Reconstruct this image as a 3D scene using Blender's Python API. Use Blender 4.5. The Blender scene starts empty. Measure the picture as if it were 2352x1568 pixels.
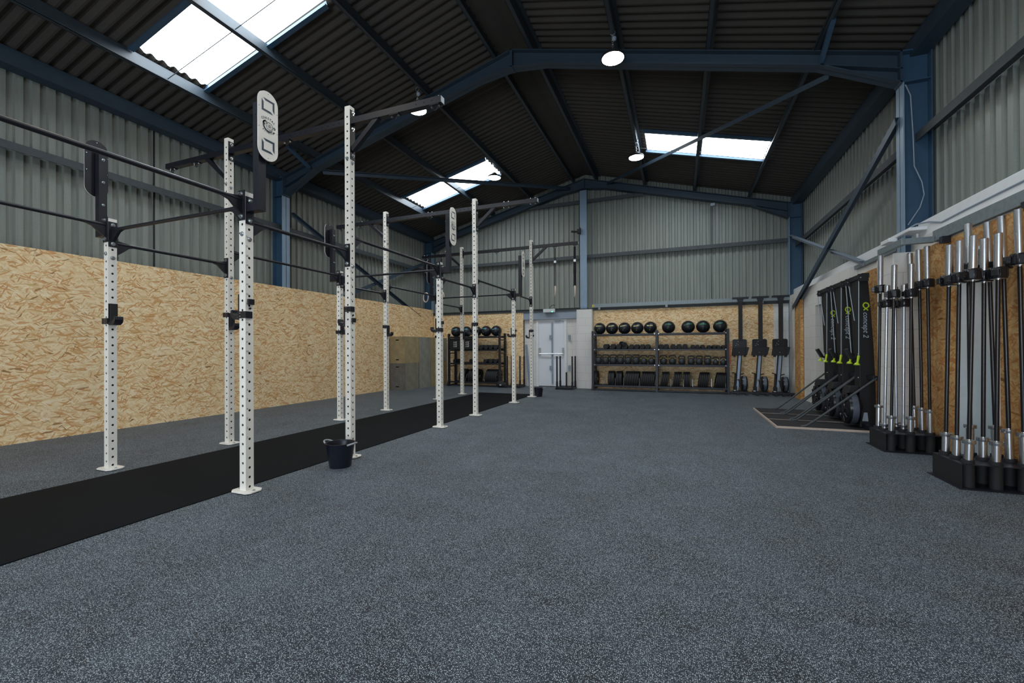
import bpy, bmesh, math, random
from mathutils import Vector, Matrix, Euler
random.seed(7)
PI = math.pi
R = math.radians
scene = bpy.context.scene
COL = scene.collection

# ------------------------------------------------------------------ camera
cam_d = bpy.data.cameras.new('camera')
cam = bpy.data.objects.new('camera', cam_d)
COL.objects.link(cam)
cam_d.sensor_width = 36.0
cam_d.sensor_fit = 'HORIZONTAL'
cam_d.lens = 984.46 / 2352 * 36.0
cam_d.shift_y = 13.9 / 2352
cam_d.clip_start = 0.05
cam_d.clip_end = 100
cam.matrix_world = (Matrix.Translation((0, 0, 1.14)) @ Matrix.Rotation(R(21.2533), 4, 'Z')
                    @ Matrix.Rotation(R(90.19), 4, 'X') @ Matrix.Rotation(R(-0.2468), 4, 'Z'))
scene.camera = cam

# ------------------------------------------------------------------ world, exposure
world = bpy.data.worlds.new('overcast_sky')
scene.world = world
world.use_nodes = True
wn = world.node_tree.nodes
wn['Background'].inputs[0].default_value = (0.72, 0.85, 1.0, 1)
wn['Background'].inputs[1].default_value = 1.0
vs = scene.view_settings
vs.view_transform = 'Standard'
vs.look = 'None'
vs.gamma = 1.0
vs.use_curve_mapping = False
vs.exposure = 0.34
SKY_EMIT = 9.0        # daylight glow of the translucent roof sheets
LAMP_EMIT = 60.0       # LED discs of the high-bay lamps


# ------------------------------------------------------------------ materials
def lin(c):
    c = c / 255.0
    return c / 12.92 if c <= 0.04045 else ((c + 0.055) / 1.055) ** 2.4


def rgb(r, g, b):
    return (lin(r), lin(g), lin(b), 1.0)


class NT:
    def __init__(s, mat):
        mat.use_nodes = True
        s.t = mat.node_tree
        s.n = s.t.nodes
        s.b = s.n['Principled BSDF']

    def add(s, kind, **kw):
        nd = s.n.new(kind)
        for k, v in kw.items():
            if hasattr(nd, k):
                setattr(nd, k, v)
        return nd

    def link(s, a, b):
        s.t.links.new(a, b)

    def mix(s, fac, a, b, blend='MIX'):
        m = s.n.new('ShaderNodeMix')
        m.data_type = 'RGBA'
        m.blend_type = blend
        for sock, v in ((0, fac), (6, a), (7, b)):
            if hasattr(v, 'default_value'):
                s.link(v, m.inputs[sock])
            else:
                m.inputs[sock].default_value = v
        return m.outputs[2]

    def ramp(s, src, stops, interp='LINEAR'):
        r = s.n.new('ShaderNodeValToRGB')
        r.color_ramp.interpolation = interp
        el = r.color_ramp.elements
        while len(el) < len(stops):
            el.new(0.5)
        for e, (p, c) in zip(el, stops):
            e.position = p
            e.color = c if len(c) == 4 else (*c, 1)
        s.link(src, r.inputs[0])
        return r.outputs[0]

    def noise(s, vec, scale, detail=4, rough=0.55):
        n = s.n.new('ShaderNodeTexNoise')
        n.inputs['Scale'].default_value = scale
        n.inputs['Detail'].default_value = detail
        n.inputs['Roughness'].default_value = rough
        s.link(vec, n.inputs['Vector'])
        return n.outputs['Fac']

    def mapping(s, vec, scale=(1, 1, 1), rot=(0, 0, 0), loc=(0, 0, 0)):
        m = s.n.new('ShaderNodeMapping')
        m.inputs['Scale'].default_value = scale
        m.inputs['Rotation'].default_value = rot
        m.inputs['Location'].default_value = loc
        s.link(vec, m.inputs['Vector'])
        return m.outputs[0]

    def bump(s, h, strength=0.3, dist=0.01):
        b = s.n.new('ShaderNodeBump')
        b.inputs['Strength'].default_value = strength
        b.inputs['Distance'].default_value = dist
        s.link(h, b.inputs['Height'])
        s.link(b.outputs[0], s.b.inputs['Normal'])

    def uv(s):
        return s.n.new('ShaderNodeTexCoord').outputs['UV']

    def obj(s):
        return s.n.new('ShaderNodeTexCoord').outputs['Object']


MATS = {}


def plain(name, col, rough=0.5, metal=0.0, var=0.08, nscale=14, bump=0.0, spec=0.5):
    m = bpy.data.materials.new(name)
    t = NT(m)
    v = t.obj()
    n = t.noise(v, nscale, 5)
    dark = tuple(c * (1 - var * 2) for c in col[:3]) + (1,)
    light = tuple(min(1, c * (1 + var * 2)) for c in col[:3]) + (1,)
    c = t.mix(n, dark, light)
    t.link(c, t.b.inputs['Base Color'])
    t.b.inputs['Roughness'].default_value = rough
    t.b.inputs['Metallic'].default_value = metal
    t.b.inputs['Specular IOR Level'].default_value = spec
    if bump:
        t.bump(t.noise(v, nscale * 12, 3), bump, 0.002)
    MATS[name] = m
    return m


def emit(name, col, strength):
    m = bpy.data.materials.new(name)
    t = NT(m)
    t.b.inputs['Base Color'].default_value = (0.02, 0.02, 0.02, 1)
    t.b.inputs['Emission Color'].default_value = col
    t.b.inputs['Emission Strength'].default_value = strength
    MATS[name] = m
    return m


plain('cream_steel', rgb(240, 236, 227), 0.42, var=0.03)
plain('black_steel', rgb(22, 25, 34), 0.42, var=0.1)
plain('matt_black', rgb(20, 21, 24), 0.6, var=0.12)
plain('gloss_black', rgb(20, 21, 26), 0.28, var=0.08)
plain('hole_black', rgb(6, 6, 8), 0.9, var=0.0)
plain('rubber_black', rgb(30, 31, 34), 0.75, var=0.15, bump=0.2)
plain('vinyl_black', rgb(26, 28, 33), 0.38, var=0.1, bump=0.1)
plain('blue_steel', rgb(56, 84, 108), 0.45, var=0.1, nscale=6)
plain('rafter_steel', rgb(50, 66, 80), 0.5, var=0.1, nscale=6)
plain('purlin_steel', rgb(48, 58, 66), 0.45, var=0.12, nscale=6)
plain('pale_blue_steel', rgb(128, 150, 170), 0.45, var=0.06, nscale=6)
plain('galvanised', rgb(128, 138, 142), 0.45, metal=0.35, var=0.16, nscale=22)
plain('dark_rail', rgb(62, 68, 72), 0.6, var=0.15)
plain('zinc', rgb(196, 202, 206), 0.25, metal=0.9, var=0.05)
plain('chrome', rgb(204, 206, 210), 0.27, metal=1.0, var=0.03)
plain('silver_shaft', rgb(190, 198, 210), 0.3, metal=0.85, var=0.03)
plain('alu_rail', rgb(150, 165, 185), 0.38, metal=0.4, var=0.05)
plain('white_paint', rgb(226, 228, 230), 0.5, var=0.03)
plain('door_white', rgb(222, 226, 234), 0.4, var=0.02, nscale=3)
plain('grey_metal', rgb(140, 152, 166), 0.45, var=0.06)
plain('lime', rgb(186, 214, 40), 0.4, var=0.04)
plain('yellow', rgb(222, 200, 40), 0.5, var=0.04)
plain('ball_yellow', rgb(225, 222, 150), 0.5, var=0.02)
plain('ball_green', rgb(20, 160, 110), 0.5, var=0.02)
plain('ball_blue', rgb(80, 180, 220), 0.5, var=0.02)
plain('kettle_blue', rgb(60, 80, 130), 0.5, var=0.04)
plain('print_white', rgb(225, 228, 232), 0.5, var=0.02)
plain('print_grey', rgb(165, 178, 190), 0.5, var=0.02)
plain('print_dark', rgb(40, 56, 66), 0.5, var=0.04)
plain('print_navy', rgb(48, 62, 78), 0.5, var=0.04)
plain('teal', rgb(60, 150, 165), 0.6, var=0.05)
plain('beige', rgb(176, 160, 130), 0.7, var=0.05)
plain('pine', rgb(200, 170, 140), 0.6, var=0.15, nscale=30)
plain('orange', rgb(200, 90, 50), 0.6, var=0.05)
plain('kettle_iron', rgb(36, 42, 46), 0.5, var=0.12, bump=0.15)
plain('bucket_plastic', rgb(22, 26, 38), 0.32, var=0.04)
plain('bucket_handle', rgb(150, 152, 155), 0.5, var=0.04)
plain('flywheel_mesh', rgb(100, 108, 122), 0.45, var=0.08, metal=0.4)
plain('ring_wood', rgb(226, 205, 190), 0.5, var=0.06)
plain('strap_black', rgb(16, 17, 20), 0.8, var=0.1)
plain('ply_edge', rgb(196, 176, 162), 0.6, var=0.12, nscale=40)
emit('lamp_glow', (1.0, 0.93, 0.82, 1), LAMP_EMIT)
emit('shutter_glow', (0.78, 0.89, 1.0, 1), 7.0)
emit('led_green', (0.1, 1.0, 0.6, 1), 3.0)

# pale housing of the emergency light
plain('lamp_housing', rgb(205, 212, 212), 0.5, var=0.02)


def make_osb(name, tint=(1, 1, 1), dirt=0.0):
    m = bpy.data.materials.new(name)
    t = NT(m)
    uv = t.uv()
    warp = t.n.new('ShaderNodeTexNoise')
    warp.inputs['Scale'].default_value = 5.0
    warp.inputs['Detail'].default_value = 3
    t.link(uv, warp.inputs['Vector'])
    wv = t.n.new('ShaderNodeVectorMath')
    wv.operation = 'MULTIPLY_ADD'
    wv.inputs[1].default_value = (0.06, 0.06, 0)
    t.link(warp.outputs['Color'], wv.inputs[0])
    t.link(uv, wv.inputs[2])
    base = wv.outputs[0]
    soft = [(0.0, rgb(222, 190, 146)), (0.2, rgb(232, 204, 162)), (0.5, rgb(238, 214, 176)), (0.8, rgb(244, 224, 190)), (1.0, rgb(248, 232, 204))]
    strong = [(0.0, rgb(158, 118, 76)), (0.08, rgb(206, 160, 110)), (0.4, rgb(222, 176, 126)), (0.6, rgb(214, 158, 112)), (0.8, rgb(216, 184, 132)), (1.0, rgb(250, 236, 212))]
    cur = None
    layers = ((8, 7, 46, soft, 0), (-24, 8, 52, soft, .5), (28, 9, 58, soft, .5), (-52, 10, 60, soft, .6), (50, 11, 66, soft, .6), (-10, 7, 50, soft, .62),
              (16, 10, 60, strong, .89), (-34, 12, 70, strong, .91), (44, 14, 84, strong, .92), (-64, 15, 90, strong, .94), (-6, 10, 62, strong, .91))
    for k, (ang, sx, sy, cols, thr) in enumerate(layers):
        rot = t.mapping(base, (1, 1, 1), (0, 0, R(ang)))
        st = t.mapping(rot, (sx, sy, 1), (0, 0, 0), (k * 3.7, k * 1.9, 0))
        vo = t.n.new('ShaderNodeTexVoronoi')
        vo.voronoi_dimensions = '2D'
        vo.inputs['Scale'].default_value = 1.0
        t.link(st, vo.inputs['Vector'])
        sep = t.n.new('ShaderNodeSeparateColor')
        t.link(vo.outputs['Color'], sep.inputs[0])
        c = t.ramp(sep.outputs[0], cols)
        if cur is None:
            cur = c
        else:
            mk = t.ramp(sep.outputs[1], [(thr, (0, 0, 0, 1)), (thr + 0.01, (1, 1, 1, 1))])
            cur = t.mix(mk, cur, c)
    # scattered dark slivers
    for ang, thr, s1, s2 in ((34, 0.9955, 20, 190), (-26, 0.996, 18, 180)):
        rot = t.mapping(uv, (1, 1, 1), (0, 0, R(ang)))
        st = t.mapping(rot, (s1, s2, 1), (0, 0, 0), (ang, 2.2, 0))
        vo = t.n.new('ShaderNodeTexVoronoi')
        vo.voronoi_dimensions = '2D'
        vo.inputs['Scale'].default_value = 1.0
        t.link(st, vo.inputs['Vector'])
        sep = t.n.new('ShaderNodeSeparateColor')
        t.link(vo.outputs['Color'], sep.inputs[0])
        mk = t.ramp(sep.outputs[2], [(thr, (0, 0, 0, 1)), (thr + 0.002, (1, 1, 1, 1))])
        cur = t.mix(mk, cur, rgb(96, 68, 42))
    fine = t.noise(t.mapping(uv, (60, 160, 1)), 1.0, 6, 0.7)
    cur = t.mix(0.3, cur, t.ramp(fine, [(0.34, (0.74, 0.72, 0.66, 1)), (0.54, (1, 1, 1, 1))]), 'MULTIPLY')
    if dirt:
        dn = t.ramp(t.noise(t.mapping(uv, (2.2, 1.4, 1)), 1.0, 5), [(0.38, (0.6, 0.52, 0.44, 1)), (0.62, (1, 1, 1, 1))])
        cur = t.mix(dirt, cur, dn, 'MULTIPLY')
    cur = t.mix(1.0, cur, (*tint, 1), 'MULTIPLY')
    t.link(cur, t.b.inputs['Base Color'])
    t.b.inputs['Roughness'].default_value = 0.62
    t.b.inputs['Specular IOR Level'].default_value = 0.3
    t.bump(fine, 0.25, 0.002)
    MATS[name] = m


make_osb('osb', (1.0, 0.96, 0.87))
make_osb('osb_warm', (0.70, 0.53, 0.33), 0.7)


def make_block(name, tint):
    m = bpy.data.materials.new(name)
    t = NT(m)
    uv = t.uv()
    br = t.n.new('ShaderNodeTexBrick')
    br.offset = 0.5
    br.inputs['Scale'].default_value = 1.0
    br.inputs['Brick Width'].default_value = 0.45
    br.inputs['Row Height'].default_value = 0.225
    br.inputs['Mortar Size'].default_value = 0.004
    br.inputs['Mortar Smooth'].default_value = 0.6
    br.inputs['Color1'].default_value = (1, 1, 1, 1)
    br.inputs['Color2'].default_value = (0.97, 0.97, 0.97, 1)
    br.inputs['Mortar'].default_value = (0.72, 0.72, 0.70, 1)
    t.link(uv, br.inputs['Vector'])
    n = t.noise(uv, 22, 6, 0.7)
    c = t.mix(0.25, tint, t.ramp(n, [(0.3, (0.8, 0.8, 0.8, 1)), (0.7, (1, 1, 1, 1))]), 'MULTIPLY')
    c = t.mix(1.0, c, br.outputs['Color'], 'MULTIPLY')
    t.link(c, t.b.inputs['Base Color'])
    t.b.inputs['Roughness'].default_value = 0.6
    hh = t.n.new('ShaderNodeMath')
    hh.operation = 'SUBTRACT'
    t.link(t.noise(uv, 90, 5, 0.7), hh.inputs[0])
    t.link(br.outputs['Fac'], hh.inputs[1])
    t.bump(hh.outputs[0], 0.35, 0.006)
    MATS[name] = m


make_block('blockwork', rgb(222, 220, 216))


def make_floor():
    m = bpy.data.materials.new('rubber_floor')
    t = NT(m)
    uv = t.uv()
    # per-tile tone of the rubber tiles
    br = t.n.new('ShaderNodeTexBrick')
    br.offset = 0.0
    br.inputs['Scale'].default_value = 1.0
    br.inputs['Brick Width'].default_value = 1.0
    br.inputs['Row Height'].default_value = 1.0
    br.inputs['Mortar Size'].default_value = 0.0012
    br.inputs['Mortar Smooth'].default_value = 0.2
    br.inputs['Color1'].default_value = (0.72, 0.72, 0.72, 1)
    br.inputs['Color2'].default_value = (1.06, 1.06, 1.06, 1)
    br.inputs['Mortar'].default_value = (0.5, 0.5, 0.5, 1)
    t.link(t.mapping(uv, loc=(0.38, 0.1, 0)), br.inputs['Vector'])
    big = t.noise(uv, 2.2, 7, 0.68)
    base = t.mix(t.ramp(big, [(0.36, (0, 0, 0, 1)), (0.62, (1, 1, 1, 1))]), rgb(24, 29, 36), rgb(53, 64, 75))
    base = t.mix(0.7, base, br.outputs['Color'], 'MULTIPLY')
    gr = t.noise(uv, 160, 3, 0.6)
    base = t.mix(0.5, base, t.ramp(gr, [(0.35, (0.55, 0.55, 0.55, 1)), (0.68, (1.3, 1.3, 1.3, 1))]), 'MULTIPLY')
    # light flecks
    dist = t.n.new('ShaderNodeVectorMath')
    dist.operation = 'MULTIPLY_ADD'
    nz = t.n.new('ShaderNodeTexNoise')
    nz.inputs['Scale'].default_value = 240
    t.link(uv, nz.inputs['Vector'])
    t.link(nz.outputs['Color'], dist.inputs[0])
    dist.inputs[1].default_value = (0.004, 0.004, 0)
    t.link(uv, dist.inputs[2])
    cur = base
    for sc, rad, thr, off in ((140, 0.30, 0.50, 0.0), (230, 0.32, 0.55, 3.3)):
        vo = t.n.new('ShaderNodeTexVoronoi')
        vo.voronoi_dimensions = '2D'
        vo.inputs['Scale'].default_value = sc
        t.link(t.mapping(dist.outputs[0], loc=(off, off, 0)), vo.inputs['Vector'])
        sep = t.n.new('ShaderNodeSeparateColor')
        t.link(vo.outputs['Color'], sep.inputs[0])
        a = t.ramp(vo.outputs['Distance'], [(rad - 0.08, (1, 1, 1, 1)), (rad, (0, 0, 0, 1))])
        b = t.ramp(sep.outputs[0], [(thr, (0, 0, 0, 1)), (thr + 0.02, (1, 1, 1, 1))])
        f = t.mix(1.0, a, b, 'MULTIPLY')
        fc = t.mix(sep.outputs[1], rgb(104, 118, 130), rgb(206, 218, 224))
        cur = t.mix(f, cur, fc)
    t.link(cur, t.b.inputs['Base Color'])
    t.b.inputs['Roughness'].default_value = 0.68
    t.b.inputs['Specular IOR Level'].default_value = 0.45
    t.bump(gr, 0.3, 0.002)
    MATS['rubber_floor'] = m


make_floor()


def make_mat():
    m = bpy.data.materials.new('black_mat')
    t = NT(m)
    uv = t.uv()
    gr = t.noise(uv, 130, 4, 0.7)
    c = t.mix(gr, rgb(3, 4, 5), rgb(24, 27, 31))
    t.link(c, t.b.inputs['Base Color'])
    t.b.inputs['Roughness'].default_value = 0.85
    t.b.inputs['Specular IOR Level'].default_value = 0.12
    t.bump(gr, 0.5, 0.003)
    MATS['black_mat'] = m


make_mat()


def make_cladding():
    m = bpy.data.materials.new('wall_cladding')
    t = NT(m)
    uv = t.uv()
    st = t.noise(t.mapping(uv, (16, 0.8, 1)), 1.0, 5, 0.6)
    sp = t.noise(uv, 60, 4, 0.7)
    c = t.mix(st, rgb(104, 115, 114), rgb(158, 159, 148))
    c = t.mix(0.35, c, t.ramp(sp, [(0.35, (0.7, 0.72, 0.72, 1)), (0.6, (1, 1, 1, 1))]), 'MULTIPLY')
    t.link(c, t.b.inputs['Base Color'])
    t.b.inputs['Roughness'].default_value = 0.42
    t.b.inputs['Specular IOR Level'].default_value = 0.5
    MATS['wall_cladding'] = m
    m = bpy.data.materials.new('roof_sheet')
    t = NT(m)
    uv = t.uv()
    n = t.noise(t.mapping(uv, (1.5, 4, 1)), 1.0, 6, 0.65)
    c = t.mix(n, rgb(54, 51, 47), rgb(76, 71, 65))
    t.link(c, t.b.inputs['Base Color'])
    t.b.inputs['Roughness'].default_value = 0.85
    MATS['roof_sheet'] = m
    # translucent daylight sheet with specks of moss and dirt
    m = bpy.data.materials.new('daylight_sheet')
    t = NT(m)
    uv = t.uv()
    vo = t.n.new('ShaderNodeTexVoronoi')
    vo.voronoi_dimensions = '2D'
    vo.inputs['Scale'].default_value = 9
    t.link(uv, vo.inputs['Vector'])
    sep = t.n.new('ShaderNodeSeparateColor')
    t.link(vo.outputs['Color'], sep.inputs[0])
    a = t.ramp(vo.outputs['Distance'], [(0.05, (1, 1, 1, 1)), (0.075, (0, 0, 0, 1))])
    b = t.ramp(sep.outputs[0], [(0.86, (0, 0, 0, 1)), (0.88, (1, 1, 1, 1))])
    f = t.mix(1.0, a, b, 'MULTIPLY')
    e = t.mix(f, (0.84, 0.93, 1.0, 1), (0.004, 0.006, 0.006, 1))
    t.link(e, t.b.inputs['Emission Color'])
    t.b.inputs['Emission Strength'].default_value = SKY_EMIT
    t.b.inputs['Base Color'].default_value = rgb(200, 205, 205)
    MATS['daylight_sheet'] = m
    # plywood faces of the plyo boxes
    for nm, c1, c2 in (('ply_tan', rgb(158, 140, 106), rgb(184, 166, 128)), ('ply_gold', rgb(152, 136, 100), rgb(184, 168, 130)),
                       ('ply_grey', rgb(130, 130, 122), rgb(170, 168, 158)), ('ply_mix', rgb(122, 118, 104), rgb(158, 152, 136)),
                       ('ply_dark', rgb(84, 82, 80), rgb(142, 138, 130))):
        m = bpy.data.materials.new(nm)
        t = NT(m)
        v = t.uv()
        a = t.noise(t.mapping(v, (14, 2, 1)), 1.0, 5, 0.6)
        b = t.noise(v, 5, 4, 0.6)
        c = t.mix(a, c1, c2)
        c = t.mix(0.6, c, t.ramp(b, [(0.35, (0.6, 0.6, 0.6, 1)), (0.62, (1, 1, 1, 1))]), 'MULTIPLY')
        t.link(c, t.b.inputs['Base Color'])
        t.b.inputs['Roughness'].default_value = 0.6
        MATS[nm] = m


make_cladding()


# ------------------------------------------------------------------ mesh helpers
class MB:
    def __init__(s):
        s.v, s.f, s.m = [], [], []

    def add(s, verts, faces, m=0, M=None):
        o = len(s.v)
        for p in verts:
            p = Vector(p)
            s.v.append(M @ p if M is not None else p)
        for f in faces:
            s.f.append([i + o for i in f])
            s.m.append(m)
        return s

    def box(s, x0, x1, y0, y1, z0, z1, m=0, M=None):
        x0, x1 = sorted((x0, x1)); y0, y1 = sorted((y0, y1)); z0, z1 = sorted((z0, z1))
        vs_ = [(x0, y0, z0), (x1, y0, z0), (x1, y1, z0), (x0, y1, z0), (x0, y0, z1), (x1, y0, z1), (x1, y1, z1), (x0, y1, z1)]
        fs = [(0, 3, 2, 1), (4, 5, 6, 7), (0, 1, 5, 4), (1, 2, 6, 5), (2, 3, 7, 6), (3, 0, 4, 7)]
        return s.add(vs_, fs, m, M)

    def beam(s, p, q, w, h, m=0, up=(0, 0, 1)):
        """rectangular bar from p to q; h is measured along 'up'"""
        p, q = Vector(p), Vector(q)
        d = (q - p).normalized()
        u = Vector(up)
        side = d.cross(u)
        if side.length < 1e-5:
            side = d.cross(Vector((1, 0, 0)))
        side.normalize()
        u = side.cross(d).normalized()
        vs_ = []
        for c in (p, q):
            for a, b in ((-1, -1), (1, -1), (1, 1), (-1, 1)):
                vs_.append(c + side * a * w / 2 + u * b * h / 2)
        fs = [(0, 1, 2, 3), (7, 6, 5, 4), (0, 4, 5, 1), (1, 5, 6, 2), (2, 6, 7, 3), (3, 7, 4, 0)]
        return s.add(vs_, fs, m)

    def tube(s, p, q, r, n=12, m=0, r2=None, caps=True):
        p, q = Vector(p), Vector(q)
        d = (q - p).normalized()
        a = d.orthogonal().normalized()
        b = d.cross(a)
        r2 = r if r2 is None else r2
        vs_ = []
        for c, rr in ((p, r), (q, r2)):
            for k in range(n):
                t = 2 * PI * k / n
                vs_.append(c + a * math.cos(t) * rr + b * math.sin(t) * rr)
        fs = [(k, (k + 1) % n, n + (k + 1) % n, n + k) for k in range(n)]
        if caps:
            fs += [tuple(reversed(range(n))), tuple(range(n, 2 * n))]
        return s.add(vs_, fs, m)

    def path(s, pts, r, n=8, m=0):
        pts = [Vector(p) for p in pts]
        vs_, fs = [], []
        prev = None
        for i, c in enumerate(pts):
            d = (pts[min(i + 1, len(pts) - 1)] - pts[max(i - 1, 0)]).normalized()
            if prev is None:
                a = d.orthogonal().normalized()
            else:
                a = (prev - d * prev.dot(d))
                a = a.normalized() if a.length > 1e-6 else d.orthogonal().normalized()
            prev = a
            b = d.cross(a)
            for k in range(n):
                t = 2 * PI * k / n
                vs_.append(c + (a * math.cos(t) + b * math.sin(t)) * r)
            if i:
                o = (i - 1) * n
                fs += [(o + k, o + (k + 1) % n, o + n + (k + 1) % n, o + n + k) for k in range(n)]
        fs += [tuple(reversed(range(n))), tuple(range((len(pts) - 1) * n, len(pts) * n))]
        return s.add(vs_, fs, m)

    def lathe(s, prof, n=24, m=0, M=None):
        """profile of (radius, z); ends with radius 0 close to a point"""
        vs_, fs = [], []
        for r, z in prof:
            for k in range(n):
                t = 2 * PI * k / n
                vs_.append((r * math.cos(t), r * math.sin(t), z))
        for i in range(len(prof) - 1):
            o = i * n
            for k in range(n):
                fs.append((o + k, o + (k + 1) % n, o + n + (k + 1) % n, o + n + k))
        return s.add(vs_, fs, m, M)

    def sphere(s, c, r, n=20, m=0, sc=(1, 1, 1)):
        k = max(6, n // 2)
        prof = [(math.sin(PI * i / k), -math.cos(PI * i / k)) for i in range(k + 1)]
        prof[0] = (1e-4, -1); prof[-1] = (1e-4, 1)
        M = Matrix.Translation(c) @ Matrix.Diagonal((r * sc[0], r * sc[1], r * sc[2], 1))
        return s.lathe(prof, n, m, M)

    def torus(s, R_, r, n=32, k=10, m=0, M=None):
        vs_, fs = [], []
        for i in range(n):
            a = 2 * PI * i / n
            for j in range(k):
                b = 2 * PI * j / k
                rr = R_ + r * math.cos(b)
                vs_.append((rr * math.cos(a), rr * math.sin(a), r * math.sin(b)))
        for i in range(n):
            for j in range(k):
                fs.append((i * k + j, ((i + 1) % n) * k + j, ((i + 1) % n) * k + (j + 1) % k, i * k + (j + 1) % k))
        return s.add(vs_, fs, m, M)

    def prism(s, poly, lo, hi, axis='y', m=0, M=None):
        """poly in the plane across 'axis': y -> (x,z), x -> (y,z), z -> (x,y)"""
        n = len(poly)
        def P(a, b, c):
            return {'y': (a, c, b), 'x': (c, a, b), 'z': (a, b, c)}[axis]
        vs_ = [P(a, b, lo) for a, b in poly] + [P(a, b, hi) for a, b in poly]
        fs = [tuple(range(n)), tuple(reversed(range(n, 2 * n)))]
        fs += [(k, n + k, n + (k + 1) % n, (k + 1) % n) for k in range(n)]
        return s.add(vs_, fs, m, M)

    def build(s, name, mats, parent=None, loc=(0, 0, 0), rot=None, smooth=False, bevel=0.0, fixn=True):
        me = bpy.data.meshes.new(name)
        me.from_pydata([tuple(v) for v in s.v], [], s.f)
        if isinstance(mats, str):
            mats = [mats]
        for k in mats:
            me.materials.append(MATS[k])
        for p, k in zip(me.polygons, s.m):
            p.material_index = k
        if fixn:
            bm = bmesh.new(); bm.from_mesh(me)
            bmesh.ops.recalc_face_normals(bm, faces=bm.faces)
            bm.to_mesh(me); bm.free()
        uvl = me.uv_layers.new(name='uv')
        off = Vector(loc)
        for p in me.polygons:
            n = p.normal
            ax = max(range(3), key=lambda i: abs(n[i]))
            for li in p.loop_indices:
                c = me.vertices[me.loops[li].vertex_index].co + off
                uvl.data[li].uv = (c.y, c.z) if ax == 0 else ((c.x, c.z) if ax == 1 else (c.x, c.y))
        if smooth:
            for p in me.polygons:
                p.use_smooth = True
            me.set_sharp_from_angle(angle=R(35))
        o = bpy.data.objects.new(name, me)
        COL.objects.link(o)
        o.location = loc
        if rot:
            o.rotation_euler = rot
        if parent:
            o.parent = parent
        if bevel:
            b = o.modifiers.new('bevel', 'BEVEL')
            b.width = bevel; b.segments = 2; b.limit_method = 'ANGLE'
            b.angle_limit = R(40)
        return o


def tag(o, label=None, cat=None, group=None, kind=None):
    if label: o['label'] = label
    if cat: o['category'] = cat
    if group: o['group'] = group
    if kind: o['kind'] = kind
    return o


def thing(name, label, cat, loc=(0, 0, 0), rz=0.0, group=None):
    o = bpy.data.objects.new(name, None)
    o.empty_display_size = 0.1
    COL.objects.link(o)
    o.location = loc
    o.rotation_euler = (0, 0, rz)
    return tag(o, label, cat, group)


def dup(root, loc, rz=None, label=None, group=None):
    r = root.copy(); COL.objects.link(r); r.location = loc
    if rz is not None: r.rotation_euler = (0, 0, rz)
    if label: r['label'] = label
    if group: r['group'] = group
    for ch in list(root.children):
        c = ch.copy(); COL.objects.link(c); c.parent = r
        for g in list(ch.children):
            d = g.copy(); COL.objects.link(d); d.parent = c
    return r


def struct(o, label=None, cat=None):
    o['kind'] = 'structure'
    if label: o['label'] = label
    if cat: o['category'] = cat
    return o


def text_geo(body, size, align='CENTER', shear=0.0, depth=0.0006, bold=0.0):
    cu = bpy.data.curves.new('t', 'FONT')
    cu.body = body; cu.size = size; cu.align_x = align; cu.align_y = 'CENTER'
    cu.shear = shear; cu.extrude = depth; cu.offset = bold
    cu.resolution_u = 2
    o = bpy.data.objects.new('t', cu)
    COL.objects.link(o)
    dg = bpy.context.evaluated_depsgraph_get()
    me = bpy.data.meshes.new_from_object(o.evaluated_get(dg))
    vs_ = [v.co.copy() for v in me.vertices]
    fs = [tuple(p.vertices) for p in me.polygons]
    bpy.data.objects.remove(o); bpy.data.curves.remove(cu); bpy.data.meshes.remove(me)
    return vs_, fs


def hexbolt(mb, p, d, r=0.013, m=0):
    r = max(r, .0125) if r > .0095 else r
    p, d = Vector(p), Vector(d).normalized()
    mb.tube(p, p + d * 0.003, r * 1.5, 12, m)
    mb.tube(p + d * 0.003, p + d * 0.012, r, 6, m)
    mb.tube(p + d * 0.012, p + d * 0.022, r * 0.55, 8, m)


# ================================================================== THE BUILDING
XR = -2.54                    # ridge line
YB, YF = 12.55, -5.3          # back and front cladding
XLW, XRW = -7.92, 2.86        # side claddings


def ztop(x):                  # top of the rafters
    return 6.06 - 0.262 * abs(x - XR)


# floor
mb = MB(); mb.box(-8.3, 3.6, YF - 0.3, YB + 0.3, -0.1, 0.0)
struct(mb.build('floor', 'rubber_floor'), 'grey rubber tiled gym floor with pale flecks', 'floor')
mb = MB(); mb.box(-4.87, -3.36, -4.0, 10.19, 0.0, 0.006)
o = mb.build('turf_strip', 'black_mat')
tag(o, 'long black sprint track strip laid between the two rows of rig uprights', 'mat')


# corrugated roof sheets and daylight panels on one shared grid
PITCH = 0.146; SUB = 6
SKY_L, SKY_R = (-6.73, -4.39), (-0.66, 1.70)
SKY_Y = [(3.48, 4.42), (9.50, 10.46), (-2.55, -1.6)]


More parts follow.
